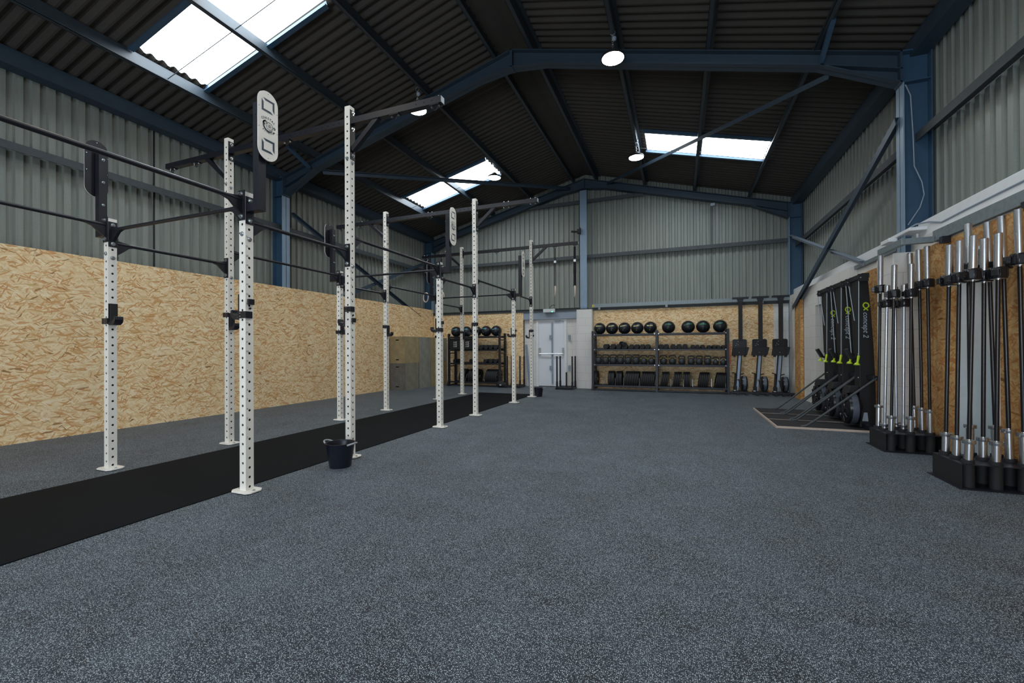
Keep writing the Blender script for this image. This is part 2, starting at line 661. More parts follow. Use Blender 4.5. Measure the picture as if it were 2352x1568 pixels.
def roof_side(x_lo, x_hi, xs_sky, side):
    xs = sorted({x_lo, x_hi, xs_sky[0], xs_sky[1]})
    y0, y1 = YF - 0.2, YB + 0.2
    step = PITCH / SUB
    ny = int((y1 - y0) / step)
    ys = [y0 + step * i for i in range(ny + 1)]
    rv, rf = [], []
    sky = {i: ([], []) for i in range(len(SKY_Y))}
    def P(x, y):
        return (x, y, ztop(x) + 0.235 + 0.021 * math.sin(2 * PI * y / PITCH))
    for x in xs:
        for y in ys:
            rv.append(P(x, y))
    n1 = ny + 1
    for i in range(len(xs) - 1):
        for j in range(ny):
            yc = (ys[j] + ys[j + 1]) / 2
            q = (i * n1 + j, (i + 1) * n1 + j, (i + 1) * n1 + j + 1, i * n1 + j + 1)
            hit = None
            if xs[i] >= xs_sky[0] - 1e-6 and xs[i + 1] <= xs_sky[1] + 1e-6:
                for k, (a, b) in enumerate(SKY_Y):
                    if a < yc < b: hit = k
            if hit is None:
                rf.append(q)
            else:
                v, f = sky[hit]
                o_ = len(v)
                v += [rv[t] for t in q]
                f.append((o_, o_ + 1, o_ + 2, o_ + 3))
    return rv, rf, sky


rmb = MB()
skies = []
for x_lo, x_hi, s, nm in ((XLW - 0.25, XR, SKY_L, 'left'), (XR, XRW + 0.25, SKY_R, 'right')):
    v, f, sk = roof_side(x_lo, x_hi, s, nm)
    rmb.add(v, f, 0)
    for k in sk:
        skies.append((nm, k, sk[k]))
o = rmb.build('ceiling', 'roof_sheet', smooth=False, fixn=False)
struct(o, 'dark corrugated roof sheets sloping both ways from the ridge', 'roof')
# an outer weather skin keeps stray daylight out
names = {('left', 0): 'near bright roof light above the squat rig', ('left', 1): 'far left bright roof light',
         ('right', 1): 'far right bright roof light above the storage rack', ('left', 2): 'roof light behind the viewer, left slope',
         ('right', 0): 'roof light overhead on the right slope', ('right', 2): 'roof light behind the viewer, right slope'}
for i, (nm, k, (v, f)) in enumerate(sorted(skies, key=lambda t: (t[1], t[0]))):
    mb = MB(); mb.add(v, f, 0)
    # down-stand angle trims along both long edges
    o = mb.build('window_%d' % (i + 1), 'daylight_sheet', fixn=False)
    struct(o, names[(nm, k)], 'roof light')
    a, b = SKY_Y[k]
    s = SKY_L if nm == 'left' else SKY_R
    t = MB()
    for y in (a - 0.02, b + 0.02):
        t.beam((s[0] - .03, y, ztop(s[0]) + 0.165), (s[1] + .03, y, ztop(s[1]) + 0.165), 0.07, 0.02)
        t.beam((s[0] - .03, y, ztop(s[0]) + 0.195), (s[1] + .03, y, ztop(s[1]) + 0.195), 0.015, 0.075)
    t.build('window_frame', 'blue_steel', o)
    t = MB()
    t.tube((s[0] - .12, (a + b) / 2 - .03, ztop(s[0]) + .04), (s[1] + .1, (a + b) / 2 - .03, ztop(s[1]) + .04), 0.006, 6)
    t.build('sag_rod', 'dark_rail', o)

# ridge closure and the gap above the wall plates
mb = MB()
mb.box(XR - 0.3, XR + 0.3, YF, YB, ztop(XR) + 0.30, ztop(XR) + 0.34)
for s_ in (-1, 1):
    mb.prism([(XR, ztop(XR) + .20), (XR + s_ * .30, ztop(XR + .30) + .20), (XR + s_ * .30, ztop(XR + .30) + .215), (XR, ztop(XR) + .215)], YF, YB, 'y')
struct(mb.build('trim_1', 'roof_sheet'), 'ridge capping along the top of the roof', 'roof')


# trapezoid wall cladding
def cladding(axis, a0, a1, pos, zlo, zfun, depth, pitch=0.156):
    """axis 'x': sheet in the plane y=pos running along x; axis 'y': plane x=pos running along y; depth signed towards outside"""
    prof = [(0.0, 0.0), (0.46, 0.0), (0.56, 1.0), (0.93, 1.0)]
    line = []
    n = int((a1 - a0) / pitch) + 1
    for i in range(n + 1):
        for u, d in prof:
            a = a0 + (i + u) * pitch
            if a <= a1:
                line.append((a, pos + depth * d))
    line.append((a1, pos))
    v, f = [], []
    for a, b in line:
        for z in (zlo, zfun(a)):
            v.append((b, a, z) if axis == 'y' else (a, b, z))
    for i in range(len(line) - 1):
        f.append((2 * i, 2 * i + 2, 2 * i + 3, 2 * i + 1))
    return v, f


roofz = lambda x: ztop(x) + 0.26
for nm, ax, a0, a1, pos, zl, zf, dp, lab in (
        ('wall_left', 'y', YF, YB, XLW, 0.0, lambda a: roofz(XLW), -0.035, 'left wall of pale ribbed metal cladding above the OSB lining'),
        ('wall_right', 'y', YF, YB, XRW, 2.4, lambda a: roofz(XRW), 0.035, 'right wall of pale ribbed metal cladding above the white ledge'),
        ('wall_back', 'x', XLW - .04, XRW + .04, YB, 0.0, roofz, 0.035, 'gable end wall of pale ribbed metal cladding'),
        ('wall_front', 'x', XLW - .04, XRW + .04, YF, 0.0, roofz, -0.035, 'gable wall behind the viewer')):
    v, f = cladding(ax, a0, a1, pos, zl, zf, dp)
    mb = MB(); mb.add(v, f, 0)
    struct(mb.build(nm, 'wall_cladding', fixn=False), lab, 'wall')

# glazed roller-shutter doorway in the gable wall behind the viewer
d = thing('door_4', 'wide daylit shutter doorway behind the viewer', 'door', (-1.6, YF + .05, 0)); d['kind'] = 'structure'
MB().box(-2.7, 2.7, 0, .02, 0.05, 2.7).build('door_glazing', 'shutter_glow', d)
mb = MB(); mb.box(-2.82, -2.7, -.03, .08, 0, 2.8); mb.box(2.7, 2.82, -.03, .08, 0, 2.8); mb.box(-2.82, 2.82, -.03, .3, 2.7, 3.1)
mb.build('door_frame', 'blue_steel', d)

# ---- lower linings
tn = [2]


def trim(mb, mats, label, cat, bevel=0.0, **kw):
    o = mb.build('trim_%d' % tn[0], mats, bevel=bevel, **kw)
    tn[0] += 1
    return struct(o, label, cat)


mb = MB(); mb.box(-7.62, -7.6, YF, 12.33, 0, 2.44)
trim(mb, 'osb', 'OSB board lining along the left wall', 'wall panel')
mb = MB(); mb.box(-7.6, -4.43, 12.35, 12.37, 0, 2.25)
trim(mb, 'osb', 'OSB board lining on the back wall left of the fire door', 'wall panel')
mb = MB(); mb.box(-2.28, 2.22, 12.38, 12.40, 0, 2.24)
trim(mb, 'osb', 'OSB board lining on the back wall behind the long storage rack', 'wall panel')
# blockwork around the fire door
mb = MB()
mb.box(-4.43, -4.02, 12.45, 12.53, 0, 2.27); mb.box(-3.12, -2.73, 12.45, 12.53, 0, 2.27); mb.box(-4.02, -3.12, 12.45, 12.53, 2.05, 2.27)
trim(mb, 'blockwork', 'white painted blockwork around the fire door', 'wall')
mb = MB(); mb.box(-4.43, -2.73, 12.36, 12.45, 2.03, 2.26)
trim(mb, 'grey_metal', 'grey steel lintel over the fire door', 'lintel')
mb = MB(); mb.box(-2.73, -2.29, 12.14, 12.53, 0, 2.26)
trim(mb, 'blockwork', 'white painted block pier right of the fire door', 'pillar', bevel=0.006)
mb = MB(); mb.box(2.22, 2.64, 12.38, 12.53, 0, 2.31)
trim(mb, 'blockwork', 'white painted blockwork in the far right corner', 'wall')
# steel rails over the dwarf wall
mb = MB(); mb.box(-7.6, -2.45, 12.33, 12.40, 2.25, 2.33); mb.box(-7.6, -2.45, 12.30, 12.34, 2.325, 2.335)
trim(mb, 'dark_rail', 'dark steel rail over the back wall lining, left half', 'rail')
mb = MB(); mb.box(-2.45, 2.6, 12.36, 12.42, 2.24, 2.31)
trim(mb, 'dark_rail', 'dark steel rail over the back wall lining, right half', 'rail')
mb = MB(); mb.box(-2.3, 2.62, 12.27, 12.35, 2.315, 2.415)
for x in (-2.1, -0.3, 1.95):
    mb.box(x - .03, x + .03, 12.25, 12.36, 2.25, 2.33)
trim(mb, 'galvanised', 'galvanised channel over the storage rack along the back wall', 'rail')

# right dwarf wall: blockwork, OSB, door recesses
mb = MB()
mb.box(2.64, 2.9, 5.62, 8.3, 0, 2.42); mb.box(2.64, 2.9, YF, 5.06, 0, 2.42); mb.box(2.64, 2.9, 5.06, 5.62, 2.08, 2.42)
mb.box(2.55, 2.9, 10.19, 12.5, 0, 2.42); mb.box(2.55, 2.9, 8.3, 10.19, 1.98, 2.42); mb.box(3.0, 3.1, 8.0, 10.6, 0, 2.42)
trim(mb, 'blockwork', 'white painted dwarf blockwork along the right wall', 'wall')
mb = MB(); mb.box(2.62, 2.64, 5.64, 8.3, 0, 2.27); mb.box(2.62, 2.64, YF, 5.04, 0, 2.27); mb.box(2.62, 2.64, 5.04, 5.64, 2.06, 2.27)
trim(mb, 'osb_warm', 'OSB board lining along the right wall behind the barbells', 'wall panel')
mb = MB(); mb.box(2.66, 2.88, YF, 6.5, 2.42, 2.61); mb.box(2.645, 2.88, 6.5, 12.5, 2.412, 2.58)
mb.box(2.5, 2.7, 6.3, 6.82, 2.49, 2.53); mb.box(2.44, 2.53, 6.66, 6.9, 2.45, 2.50)
trim(mb, 'white_paint', 'white painted ledge under the right wall cladding', 'ledge', bevel=0.008)
mb = MB(); mb.box(2.38, 2.63, 6.39, 6.84, 0, 2.26)
trim(mb, 'blockwork', 'white painted block pier behind the far barbell stand', 'pillar', bevel=0.01)
mb = MB()
mb.box(2.60, 2.66, YF, 6.05, 2.29, 2.41)
mb.box(2.31, 2.35, 6.0, 6.62, 2.275, 2.35); mb.box(2.35, 2.60, 6.002, 6.048, 2.279, 2.346)
mb.box(2.60, 2.66, 6.9, 12.3, 2.37, 2.43)
trim(mb, 'galvanised', 'galvanised channel along the right wall wrapping the block pier', 'rail', bevel=0.004)
mb = MB()
for y in (5.75, 4.6, 3.4):
    mb.box(2.55, 2.62, y, y + .06, 2.22, 2.29)
trim(mb, 'black_steel', 'small black cleats under the galvanised channel', 'bracket')
mb = MB(); mb.box(2.48, 2.54, 11.02, 11.5, 0, 2.2)
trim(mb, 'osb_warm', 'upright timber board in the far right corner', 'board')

# storage doorway behind the ski machines
d = thing('door_2', 'dark brown door in the recess behind the ski machines', 'door', (2.95, 9.2, 0)); d['kind'] = 'structure'
MB().box(-.02, .02, -1.05, 1.12, 0, 2.05).build('door_leaf', 'beige', d)
# doorway behind the nearest barbell stand
d = thing('door_3', 'half-hidden doorway with pale jambs and teal panel behind the nearest barbells', 'door', (2.62, 5.34, 0)); d['kind'] = 'structure'
mb = MB(); mb.box(-.012, .30, .27, .30, 0, 2.08); mb.box(-.012, .30, -.30, -.27, 0, 2.08); mb.box(-.011, .30, -.27, .27, 2.05, 2.08)
mb.build('door_frame', 'white_paint', d)
mb = MB(); mb.box(.31, .33, -.3, .3, 1.07, 2.08, 0); mb.box(.31, .33, -.3, .3, 0, 1.07, 1); mb.box(.29, .31, -.3, .3, 1.05, 1.08, 2)
mb.build('door_leaf', ['beige', 'teal', 'dark_rail'], d)

# ---- eave beams, purlins, girts
def purlin(x, y0, y1, zb, h=0.19, flip=1):
    mb = MB()
    mb.box(x - .004, x + .004, y0, y1, zb, zb + h)
    mb.box(x, x + flip * .06, y0, y1, zb, zb + .006)
    mb.box(x, x - flip * .06, y0, y1, zb + h - .006, zb + h)
    mb.box(x + flip * .056, x + flip * .06, y0, y1, zb, zb + .02)
    return mb


for x, fl, lab in ((-6.78, 1, 'lowest roof purlin on the left slope'), (-5.44, 1, 'second roof purlin up the left slope'),
                   (-4.15, 1, 'third roof purlin up the left slope'), (-2.86, 1, 'roof purlin just left of the ridge'),
                   (-2.16, -1, 'roof purlin just right of the ridge'), (-0.82, -1, 'third roof purlin up the right slope'),
                   (0.43, -1, 'second roof purlin up the right slope'), (1.70, -1, 'lowest roof purlin on the right slope')):
    trim(purlin(x, YF, YB, ztop(x) + 0.005, 0.19, fl), 'purlin_steel', lab, 'beam')
mb = MB(); mb.box(-7.78, -7.7, YF, YB, 4.70, 4.90); mb.box(-7.9, -7.7, YF, YB, 4.69, 4.70)
trim(mb, 'rafter_steel', 'eaves beam along the top of the left wall', 'beam')
mb = MB(); mb.box(2.64, 2.72, YF, YB, 4.68, 4.88); mb.box(2.64, 2.82, YF, YB, 4.67, 4.68)
trim(mb, 'rafter_steel', 'eaves beam along the top of the right wall', 'beam')


def girt(p, q, lab, off):
    mb = MB()
    mb.beam(p, q, 0.16, 0.008)
    p2, q2 = Vector(p) + Vector(off), Vector(q) + Vector(off)
    mb.beam(p2 - Vector((0, 0, .045)), q2 - Vector((0, 0, .045)), 0.008, 0.10)
    trim(mb, 'dark_rail', lab, 'rail')


mb = MB()
for y in (4.36, 8.98):
    mb.box(-7.925, -7.915, y, y + .022, 2.4, 4.72)
trim(mb, 'matt_black', 'dark vertical sheet joints in the left cladding', 'joint')
mb = MB(); mb.box(.81, .825, 12.535, 12.545, 2.42, 5.2)
trim(mb, 'matt_black', 'dark vertical sheet joint in the gable cladding', 'joint')
girt((-7.82, YF, 3.745), (-7.82, 12.4, 3.745), 'horizontal steel girt halfway up the left cladding', (0.08, 0, 0))
girt((2.77, YF, 3.72), (2.77, 12.4, 3.72), 'horizontal steel girt halfway up the right cladding', (-0.08, 0, 0))
girt((-7.6, 12.47, 3.86), (2.56, 12.47, 3.86), 'horizontal steel girt across the gable wall', (0, -0.08, 0))
girt((-4.4, 12.47, 5.47), (-0.9, 12.47, 5.47), 'short upper girt high on the gable wall', (0, -0.08, 0))


# ---- portal frames
def portal(y, lab, down=0.0):
    t = thing('portal_frame', lab, 'steel frame', (XR, y, 0))
    hw = 5.08
    bot = [(-hw, 4.348), (-4.25, 4.757), (-0.58, 5.70), (0, 5.77), (0.58, 5.70), (4.25, 4.757), (hw, 4.348)]
    T = lambda x: 6.06 - 0.262 * abs(x)
    for s_ in (-1, 1):
        mb = MB()
        mb.prism([(s_ * hw, 0), (s_ * (hw + .28), 0), (s_ * (hw + .28), T(hw)), (s_ * hw, T(hw))], -.005, .005, 'y')
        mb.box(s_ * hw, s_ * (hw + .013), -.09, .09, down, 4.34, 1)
        mb.box(s_ * (hw + .267), s_ * (hw + .28), -.09, .09, down, T(hw) + .02)
        mb.box(s_ * hw, s_ * (hw + .28), -.085, .085, 4.34, 4.352)
        mb.prism([(s_ * hw, T(hw)), (s_ * (hw + .28), T(hw) - .02), (s_ * (hw + .28), T(hw) - .035), (s_ * hw, T(hw) - .015)], -.09, .09, 'y')
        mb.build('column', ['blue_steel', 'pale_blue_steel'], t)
    for s_ in (-1, 1):
        pts = [p for p in bot if p[0] * s_ >= 0]
        pts.sort(key=lambda p: abs(p[0]))
        mb = MB()
        outer = [(p[0], p[1]) for p in pts]
        mb.prism(outer + [(s_ * hw, T(hw)), (0, T(0))], -.005, .005, 'y')
        for a, b in zip(pts[:-1], pts[1:]):
            mb.prism([a, b, (b[0], b[1] + .014), (a[0], a[1] + .014)], -.085, .085, 'y')
        mb.prism([(0, T(0)), (s_ * hw, T(hw)), (s_ * hw, T(hw) - .014), (0, T(0) - .014)], -.085, .085, 'y')
        # original bottom flange continuing above the eaves haunch
        mb.prism([(s_ * 4.25, 4.757), (s_ * hw, T(hw) - .22), (s_ * hw, T(hw) - .208), (s_ * 4.25, 4.77)], -.085, .085, 'y')
        mb.prism([(s_ * .0, 5.76), (s_ * .02, 5.76), (s_ * .02, T(0.02)), (s_ * .0, T(0))], -.085, .085, 'y')
        mb.prism([(s_ * (hw - .02), 4.35), (s_ * hw, 4.33), (s_ * hw, T(hw)), (s_ * (hw - .02), T(hw))], -.085, .085, 'y')
        mb.build('rafter', 'rafter_steel', t)
    return t


portal(6.62, 'blue steel portal frame spanning the hall over the middle of the rig')
portal(12.36, 'blue steel portal frame against the gable wall')
portal(0.85, 'blue steel portal frame overhead near the viewer')
# rafter stays
mb = MB(); mb.beam((-6.9, 6.55, 4.80), (-6.85, 6.0, 4.97), .05, .05)
tag(mb.build('rafter_stay', 'blue_steel'), 'short blue stay from the left end of the near portal rafter to a purlin', 'brace')
mb = MB(); mb.beam((1.72, 6.55, 4.80), (1.70, 6.0, 4.97), .05, .05)
tag(mb.build('rafter_stay', 'blue_steel'), 'short blue stay from the right end of the near portal rafter to a purlin', 'brace')
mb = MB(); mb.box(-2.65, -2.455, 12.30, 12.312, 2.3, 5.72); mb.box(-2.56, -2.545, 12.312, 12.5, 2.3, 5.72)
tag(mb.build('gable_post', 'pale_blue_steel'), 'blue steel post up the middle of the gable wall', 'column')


def brace(p, q, lab, up=(0, 0, 1), mat='rafter_steel', w=.07, loc=None):
    mb = MB()
    p, q = Vector(p), Vector(q)
    c = (p + q) / 2
    d = (q - p).normalized()
    u = Vector(up); side = d.cross(u).normalized(); u = side.cross(d)
    mb.beam(p - c, q - c, .008, w, 0, up)
    mb.beam(p - c + side * w / 2 + u * w / 2, q - c + side * w / 2 + u * w / 2, w, .008, 0, up)
    tag(mb.build('steel_brace', mat, loc=c), lab, 'brace')


brace((-6.72, 6.72, 4.74), (-2.95, 12.25, 5.80), 'blue diagonal roof brace crossing under the far left roof light')
brace((1.85, 6.72, 4.69), (-1.86, 12.25, 5.80), 'blue diagonal roof brace crossing under the far right roof light')
brace((-7.66, 6.78, 4.02), (-7.66, 11.6, 2.15), 'blue diagonal wall brace falling away from the near left column')
brace((-7.68, 12.2, 4.03), (-7.68, 7.3, 2.0), 'blue diagonal wall brace rising to the far left corner')
brace((2.50, 6.62, 3.92), (2.44, 11.5, 2.05), 'dark diagonal wall brace from the near right column down to the corner', w=.10)
brace((2.60, 12.25, 3.86), (2.60, 7.9, 2.40), 'light grey diagonal wall brace rising to the far right corner', mat='grey_metal', w=.08)

# fire door
d = thing('door_1', 'white fire exit door with push bar in the back wall', 'door', (-3.57, 12.45, 0)); d['kind'] = 'structure'
mb = MB(); mb.box(-.475, -.40, -.03, .03, 0, 2.045); mb.box(.40, .475, -.03, .03, 0, 2.045); mb.box(-.40, .40, -.028, .03, 1.97, 2.045)
mb.build('door_frame', 'white_paint', d, bevel=.004)
lf = MB().box(-.40, .40, 0, .04, 0.02, 1.97).build('door_leaf', 'door_white', d)
mb = MB(); mb.box(.01, .055, -.03, 0, .09, 1.93)
mb.build('astragal', 'grey_metal', d)
mb = MB()
for z in (1.49, .57):
    mb.box(-.05, .02, -.045, 0, z - .06, z + .06); mb.box(.02, .05, -.04, 0, z - .03, z + .07)
mb.build('lock_case', 'grey_metal', d)
mb = MB(); mb.box(-.39, -.33, -.05, 0, .96, 1.17); mb.box(.34, .40, -.05, 0, .96, 1.17); mb.tube((-.36, -.07, .99), (.37, -.07, .99), .014)
mb.box(-.37, -.35, -.08, -.03, .975, 1.005); mb.box(.36, .38, -.08, -.03, .975, 1.005)
mb.build('push_bar', 'zinc', d)
MB().box(-.36, .36, -.006, 0, .86, .95).build('kick_strip', 'white_paint', d)
mb = MB(); mb.box(.12, .27, -.05, 0, 1.955, 1.99); mb.beam((.27, -.03, 1.985), (.4, -.04, 1.96), .012, .012)
mb.build('door_closer', 'grey_metal', d)

# lamp over the door
t = thing('emergency_light', 'white emergency light box with green indicator above the fire door', 'light', (-3.585, 12.29, 2.22))
MB().box(-.18, .18, -.04, .03, 0, .105).build('housing', 'lamp_housing', t, bevel=.006)
MB().box(.085, .115, -.046, -.04, .01, .028).build('indicator', 'led_green', t)
mb = MB(); mb.path([(.02, 0, .10), (.03, 0, .16), (.08, 0, .21), (.14, 0, .22), (.16, .03, .20)], .008, 6)
mb.build('cable', 'strap_black', t)
for z, lab in ((1.38, 'upper grey hook bracket on the wall beside the fire door'), (.48, 'lower grey hook bracket on the wall beside the fire door')):
    t = MB(); t.box(-.035, .035, -.03, 0, .06, .17); t.box(-.02, .03, -.06, -.02, .0, .08)
    tag(t.build('wall_bracket', 'grey_metal', loc=(-3.015, 12.45, z)), lab, 'bracket')
t = MB(); t.beam((-.02, -.10, .0), (-.16, -.02, 1.27), .075, .02)
tag(t.build('steel_flat', 'grey_metal', loc=(-4.2, 12.44, 0.0)), 'grey-blue metal strip leaning against the wall left of the fire door', 'metal strip')
t = thing('warning_sign', 'small yellow warning sign at the left end of the galvanised channel', 'sign', (-2.27, 12.262, 2.355))
MB().box(-.03, .03, -.004, 0, -.03, .03).build('plate', 'yellow', t)
MB().prism([(-.014, -.012), (.014, -.012), (0, .016)], -.006, -.004, 'y').build('symbol', 'matt_black', t)
t = thing('floodlight', 'small black floodlight fixed to the gable post', 'light', (-2.66, 12.25, 4.53))
mb = MB(); mb.box(-.06, .04, -.05, .04, -.06, .06); mb.beam((-.06, -.02, -.01), (-.22, -.08, .0), .08, .035)
mb.build('housing', 'matt_black', t)
MB().box(.0, .03, -.03, .05, -.08, .1).build('bracket', 'matt_black', t)
t = thing('wall_sensor', 'small grey sensor box with thin conduit under the gable rafter', 'sensor', (.84, 12.27, 4.88))
MB().box(-.05, .05, -.04, .02, -.05, .02).build('housing', 'grey_metal', t)
MB().tube((0, .1, -.05), (0, .1, -1.0), .008, 6).build('conduit', 'dark_rail', t)
# cable down the near right column
mb = MB(); mb.path([(2.56, 6.52, 4.30), (2.6, 6.5, 4.15), (2.62, 6.5, 3.7), (2.63, 6.5, 3.3), (2.7, 6.5, 3.1), (2.72, 6.5, 2.95), (2.68, 6.5, 2.8), (2.6, 6.5, 2.66), (2.56, 6.48, 2.6)], .006, 6)
mb.path([(2.55, 6.4, 2.55), (2.58, 6.35, 2.57), (2.64, 6.2, 2.55), (2.655, 6.0, 2.49), (2.655, 5.6, 2.50), (2.655, 5.0, 2.505), (2.655, 3.5, 2.51), (2.655, 1, 2.51)], .009, 6)
tag(mb.build('power_cable', 'grey_metal'), 'grey cable running down the near right column and along the white ledge', 'cable')

# ---- high-bay lamps
def lamp(loc, lab):
    t = thing('high_bay_lamp', lab, 'lamp', loc, 0, 'high-bay lamps hung from the purlins')
    mb = MB(); mb.lathe([(1e-4, .10), (.06, .11), (.08, .08), (.12, .055), (.155, .04), (.168, .0), (.152, .0)], 28)
    mb.build('housing', 'matt_black', t, smooth=True)
    MB().lathe([(.152, .001), (1e-4, .001)], 28).build('led_disc', 'lamp_glow', t)
    mb = MB(); mb.torus(.035, .006, 12, 6, 0, Matrix.Translation((0, 0, .37)) @ Matrix.Rotation(PI / 2, 4, 'X'))
    for i in range(7):
        mb.torus(.016, .004, 10, 5, 0, Matrix.Translation((0, 0, .12 + .032 * i)) @ Matrix.Rotation(PI / 2, 4, 'X') @ Matrix.Rotation(PI / 2 * (i % 2), 4, 'Y'))
    mb.build('chain', 'zinc', t, smooth=True)
    mb = MB(); mb.sphere((.02, 0, .28), .034, 12)
    mb.build('driver', 'grey_metal', t, smooth=True)
    return t


L0 = lamp((-0.845, 6.15, 5.23), 'bright high-bay lamp in front of the near portal rafter')
dup(L0, (-0.835, 9.6, 5.26), label='high-bay lamp hanging beside the far right roof light')
dup(L0, (-4.16, 9.55, 5.30), label='high-bay lamp hanging under the far left roof light')
dup(L0, (-4.15, 6.25, 5.23), label='high-bay lamp seen under the end of the nearest overhead beam')
dup(L0, (-0.845, 2.3, 5.23), label='high-bay lamp above the viewer, right of the ridge')
dup(L0, (-4.15, 2.3, 5.23), label='high-bay lamp above the viewer, left of the ridge')
dup(L0, (-0.845, -1.6, 5.23), label='high-bay lamp behind the viewer, right of the ridge')
dup(L0, (-4.15, -1.6, 5.23), label='high-bay lamp behind the viewer, left of the ridge')
#@@RIG
# ================================================================== THE RIG
PS = 0.069                     # upright section
HP = 0.0765                    # hole pitch
XA, XL = -3.253, -5.106        # room-side row, wall-side row
YP = [2.449, 3.621, 5.456, 6.630, 8.471, 9.647]
HS, HT = 2.407, 3.715


def upright_mesh(height):
    mb = MB()
    s = PS / 2
    rh = 0.0105
    for face in range(4):
        rot = Matrix.Rotation(face * PI / 2, 4, 'Z')
        z0 = (0.044 if face % 2 == 0 else 0.082) - HP / 2
        # face 0 -> +X
        def P(a, z, d=0.0):
            return (s - d, a, z)
        lo = max(z0, 0.0)
        if z0 > 0.012:
            mb.add([P(-s, 0.0), P(s, 0.0), P(s, z0), P(-s, z0)], [(0, 1, 2, 3)], 0, rot)
        z = z0
        while z + HP < height - 0.004:
            hz = HP / 2
            cz = z + hz
            outer, inner, deep = [], [], []
            for k in range(16):
                a = 2 * PI * k / 16
                c, t = math.cos(a), math.sin(a)
                if k % 4 == 2:
                    outer.append(P(math.copysign(s, c), cz + math.copysign(hz, t)))
                else:
                    q = min(s / abs(c) if abs(c) > 1e-6 else 9, hz / abs(t) if abs(t) > 1e-6 else 9)
                    outer.append(P(c * q, cz + t * q))
                inner.append(P(c * rh, cz + t * rh))
                deep.append(P(c * rh, cz + t * rh, .004))
            vs_ = outer + inner + deep
            fs = []
            for k in range(16):
                k2 = (k + 1) % 16
                fs += [(k, k2, 16 + k2, 16 + k), (16 + k, 16 + k2, 32 + k2, 32 + k)]
            mb.add(vs_, fs, 0, rot)
            z += HP
        mb.add([P(-s, z), P(s, z), P(s, height), P(-s, height)], [(0, 1, 2, 3)], 0, rot)
    mb.add([(-s, -s, height), (s, -s, height), (s, s, height), (-s, s, height)], [(0, 1, 2, 3)], 0)
    i = s - .005
    mb.box(-i, i, -i, i, 0.002, height - .003, 1)
    return mb


def plate_mesh():
    mb = MB()
    c = .03
    x, y = .105, .075
    poly = [(-x + c, -y), (x - c, -y), (x, -y + c), (x, y - c), (x - c, y), (-x + c, y), (-x, y - c), (-x, -y + c)]
    mb.prism(poly, 0.006, .018, 'z', 0)
    for sx in (-1, 1):
        mb.tube((sx * .078, 0, .018), (sx * .078, 0, .021), .014, 12, 1)
        mb.tube((sx * .078, 0, .021), (sx * .078, 0, .026), .009, 6, 1)
    return mb


rig = thing('squat_rig', 'long free-standing squat rig of cream drilled uprights joined by black bars', 'squat rack', (-4.18, 6.05, 0))
RO = Vector((-4.18, 6.05, 0))
protoU = {}
for (X, row) in ((XA, 0), (XL, 1)):
    for k, y in enumerate(YP):
        tall = k % 2 == 1
        h = HT if tall else HS
        loc = Vector((X, y, 0)) - RO
        if tall not in protoU:
            o = upright_mesh(h).build('upright', ['cream_steel', 'hole_black'], rig, loc, fixn=False)
            pl_ = plate_mesh().build('base_plate', ['cream_steel', 'zinc'], o, bevel=.002)
            protoU[tall] = o
        else:
            o = protoU[tall].copy(); COL.objects.link(o); o.location = loc; o.parent = rig
            pl_ = protoU[tall].children[0].copy(); COL.objects.link(pl_); pl_.parent = o
        if row == 0 and k in (0, 1, 2):
            mb = MB()
            for n in range(1, 23):
                v, f = text_geo(str(n), .022, 'CENTER', 0, .0002)
                zz = .426 + HP * (n - 1) + .014
                M = Matrix.Translation((PS / 2 + .0006, -.020, zz)) @ Matrix.Rotation(PI / 2, 4, 'Z') @ Matrix.Rotation(PI / 2, 4, 'X')
                mb.add(v, f, 0, M)
            mb.build('hole_numbers', 'dark_rail', o, fixn=False)
        if not tall or True:
            # loose bolt pairs through the upright
            for z in ((2.07,) if not tall else (3.16, 2.06)):
                mb = MB(); hexbolt(mb, (0, -PS / 2, 0), (0, -1, 0)); mb.build('bolt', 'zinc', o, (0, 0, z))
                mb = MB(); hexbolt(mb, (PS / 2, 0, 0), (1, 0, 0)); mb.build('bolt', 'zinc', o, (0, 0, z - .04))


def bar_end(mb, p, d, drop):
    """flared gusset and bolted plate where a pull-up bar meets an upright; d points from plate into the bar"""
    p, d = Vector(p), Vector(d)
    side = Vector((-d.y, d.x, 0))
    zt, zb = .075, -.165
    a = p + d * .0; b = p + d * .008
    hw = .034
    vs_ = []
    for c in (a, b):
        for sg, z in ((-1, zb), (1, zb), (1, zt), (-1, zt)):
            vs_.append(c + side * sg * hw + Vector((0, 0, z)))
    mb.add(vs_, [(0, 1, 2, 3), (7, 6, 5, 4), (0, 4, 5, 1), (1, 5, 6, 2), (2, 6, 7, 3), (3, 7, 4, 0)], 0)
    # gusset web
    for sg in (-1, 1):
        w = side * .004 * sg
    pts = [(0.006, -.120), (0.05, -.085), (.11, -.03), (.17, -.012), (.17, .004), (.006, .03)]
    lo = [p + d * u + Vector((0, 0, z)) - side * .012 for u, z in pts]
    hi = [p + d * u + Vector((0, 0, z)) + side * .012 for u, z in pts]
    n = len(pts)
    mb.add(lo + hi, [tuple(range(n)), tuple(reversed(range(n, 2 * n)))] + [(k, n + k, n + (k + 1) % n, (k + 1) % n) for k in range(n)], 0)
    for z in (.045, -.135):
        hexbolt(mb, p + d * .008 + Vector((0, 0, z)), d, .011, 1)


def long_bar(X, ya, yb, z, name='pull_up_bar', flip=1):
    mb = MB()
    c = Vector((X, (ya + yb) / 2, z))
    a, b = Vector((X, ya, z)) - c, Vector((X, yb, z)) - c
    mb.tube(a, b, .0165, 16, 0)
    bar_end(mb, a, (0, 1, 0), 0)
    bar_end(mb, b, (0, -1, 0), 0)
    mb.build(name, ['black_steel', 'zinc'], rig, c - RO, smooth=True)


